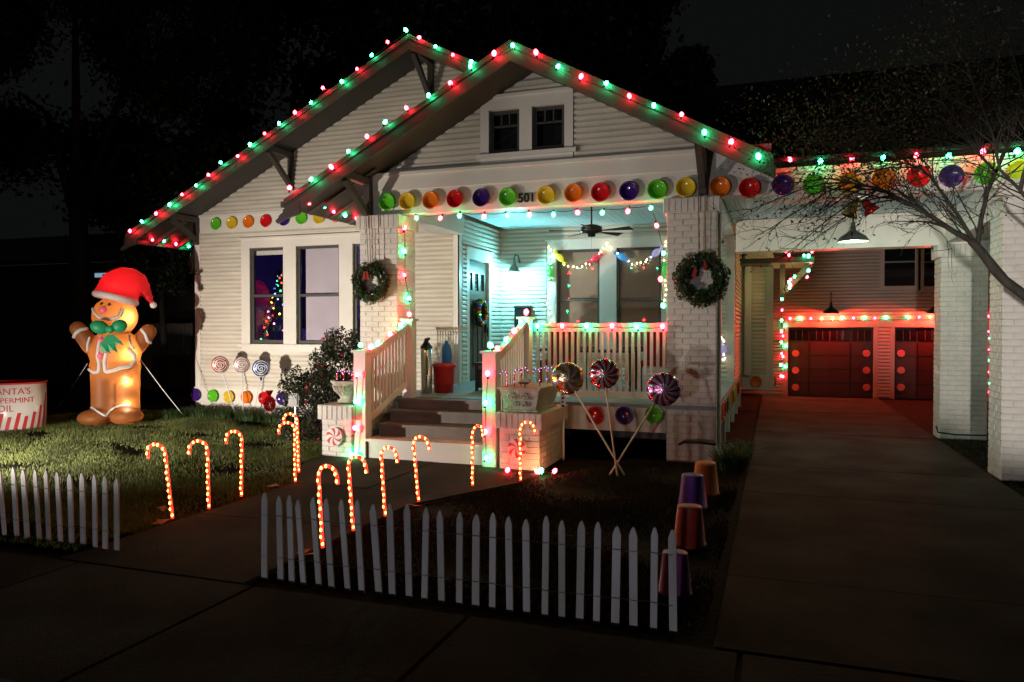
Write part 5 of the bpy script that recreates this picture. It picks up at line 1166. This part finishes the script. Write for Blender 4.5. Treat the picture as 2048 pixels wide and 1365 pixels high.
# bare crape myrtle in front of the carport: limbs spring from a trunk right of the frame
ct = thing('crape_myrtle', 'nearly bare tree with crooked limbs and fine twigs before the carport', 'tree', (2.95, 7.2, 0))
YC = 7.4
def lim(pts): return [atY(x, y, YC+dy) for x, y, dy in pts]
trunk = [Vector((2.95, 7.2, 0)), Vector((2.85, 7.25, .8)), Vector((2.6, 7.3, 1.45))]+lim([(2100, 628, 0), (2048, 590, 0), (2010, 562, 0), (1990, 540, 0), (1962, 503, 0), (1942, 482, 0)])
MB().tube(trunk, [.075, .062, .055, .048, .042, .040, .043, .036, .034], 10).build('trunk', 'bark', ct, True)
limbs = [(lim([(1942,482,0),(1905,462,0),(1868,437,-.1),(1838,418,-.15),(1800,398,-.2),(1760,378,-.25),(1700,366,-.3)]), .026),
         (lim([(1945,480,0),(1915,430,.05),(1885,388,.1),(1862,355,.2),(1838,335,.3),(1790,322,.3)]), .019),
         (lim([(1955,492,0),(1962,440,.05),(1975,385,.1),(1992,345,.1),(2012,300,.15),(2030,255,.2),(2046,180,.3)]), .022),
         (lim([(1992,345,.1),(1950,300,0),(1920,250,-.1),(1880,200,-.2)]), .013),
         ([Vector((2.85,7.25,.8)), Vector((2.75,7.1,1.8))]+lim([(2090,450,-.3),(2040,380,-.3),(2000,340,-.3),(1985,270,-.3),(1960,200,-.3),(1925,110,-.3)]), .02),
         (lim([(2040,380,-.3),(2060,300,-.3),(2050,200,-.3),(2020,80,-.3)]), .018)]
lm_ = MB(); tw = MB(); tips = []
def grow(p, d, L, r, lvl, mb):
    n = 5; pts = [p]; q = p.copy(); dd = d.copy()
    for i in range(n):
        dd = (dd+Vector((random.gauss(0,.2), random.gauss(0,.2), random.gauss(-.02,.18)))).normalized(); q = q+dd*L/n; pts.append(q.copy())
    mb.tube(pts, [r*(1-.7*i/n) for i in range(n+1)], 4, False)
    if lvl > 0:
        for k in range(2 if lvl > 1 else 3):
            i = random.randint(1, n); e = (dd+Vector((random.gauss(0,.6), random.gauss(0,.5), random.gauss(0,.55)))).normalized(); grow(pts[i], e, L*random.uniform(.5,.75), r*.6, lvl-1, mb)
    else: tips.extend(pts[2:])
for pts, r in limbs:
    m_ = len(pts); lm_.tube(pts, [r*(1-.72*i/(m_-1)) for i in range(m_)], 7)
    for i in range(1, m_):
        for k in range(3):
            d = (pts[i]-pts[i-1]).normalized()+Vector((random.gauss(-.2,.5), random.gauss(0,.4), random.gauss(.05,.5))); grow(pts[i].lerp(pts[i-1], random.random()), d.normalized(), random.uniform(.35,.7), r*.28+.0015, 2, tw)
# long drooping sprays to the left
for (x, y, dy, x2, y2) in ((1700,366,-.3,1500,420),(1700,366,-.3,1520,470),(1760,378,-.25,1560,520),(1800,398,-.2,1600,500),(1790,322,.3,1560,330),(1838,335,.3,1600,400),(1760,378,-.25,1620,440),(1700,366,-.3,1540,370),(1790,322,.3,1640,290)):
    A = atY(x, y, YC+dy); B = atY(x2, y2, YC+dy); c = A.lerp(B, .5)+Vector((0, random.uniform(-.1,.1), random.uniform(.02,.1))); P = [A.lerp(c, .5)+Vector((0,0,.03)), c, c.lerp(B, .5), B]
    tw.tube([A]+P, [.007,.006,.005,.004,.002], 5, False)
    for q in range(4):
        for _ in range(3): d = (B-A).normalized()+Vector((random.gauss(0,.4), random.gauss(0,.4), random.gauss(-.1,.5))); grow(P[q].lerp(P[max(q-1,0)], random.random()), d.normalized(), random.uniform(.2,.42), .0032, 1, tw)
lm_.build('limbs', 'bark', ct, True); tw.build('twigs', 'twig', ct)
tp_ = np.array([tuple(p-ct.location) for p in tips]); k = rng.uniform(0, 1, len(tp_)) < .20
pos = tp_[k]+rng.normal(size=(k.sum(),3))*.02
# thin leafy crown higher up
cen = [(1700,300),(1760,250),(1820,200),(1880,260),(1950,200),(1650,260),(1900,120),(1980,100),(1800,330),(1600,290),(1860,60),(2020,180),(1740,340),(1560,240),(1980,20),(1760,140)]
ex = []
for (x, y) in cen:
    c = np.array(tuple(atY(x, y, YC+.2)-ct.location)); ex.append(c+rng.normal(size=(420,3))*np.array([.26,.4,.20]))
pos = np.concatenate([pos]+ex); link('crown', fast_mesh('crown', leaves(pos, .017, .5), 4, 'leafy'), ct)
hub = Vector((2.5, 7.3, 4.2)); t2 = MB()
for (x, y) in cen:
    B = atY(x, y, YC+.2); A = atY(1960, 300, YC); c = A.lerp(B, .5)+Vector((0,.1,.08)); t2.tube([A, c, B], [.008,.005,.002], 5, False)
    for _ in range(5): grow(c.lerp(B, random.random()), Vector((random.gauss(-.3,.6), random.gauss(0,.5), random.gauss(.1,.6))).normalized(), .35, .003, 1, t2)
t2.build('twigs', 'twig', ct)

# ---------------------------------------------------------------- neighbour's house on the left
nb = thing('neighbour_house', 'low dark neighbouring house at the far left', 'house', (-27, 20, 0))
z0 = atY(100, 524, 20).z
MB().box(-40, 20, 0, -17.2, 28, z0-.1).build('wall', 'neigh', nb); MB().prism([(-41, 19.5, z0-.12), (-16.8, 19.5, z0-.12), (-16.8, 24, z0+1.4), (-41, 24, z0+1.4)], (0,0,.16)).build('roof', 'neighr', nb)
p = atY(205, 551, 19.97); w = MB().box(p.x-.35, 19.93, p.z-.12, p.x+.35, 19.99, p.z+.12).build('window', 'neigh', nb); M['skyl'] = emit('lit_window', (.35,.55,.75), .6); MB().box(p.x-.28, 19.90, p.z-.07, p.x+.28, 19.93, p.z+.07).build('pane', 'skyl', w)
bf = thing('board_fence', 'tall dark board fence left of the house behind the inflatable', 'fence', (-14, 16.5, 0)); x = -22.0
while x < -11.3: MB().box(x, 16.5, 0, x+.14, 16.52, 1.85+random.uniform(-.01,.01)).build('board', 'neigh', bf); x += .152
MB().box(-22, 16.53, .4, -11.2, 16.57, .5).box(-22, 16.53, 1.4, -11.2, 16.57, 1.5).build('rail', 'neigh', bf)
print('objects', len(S.objects))
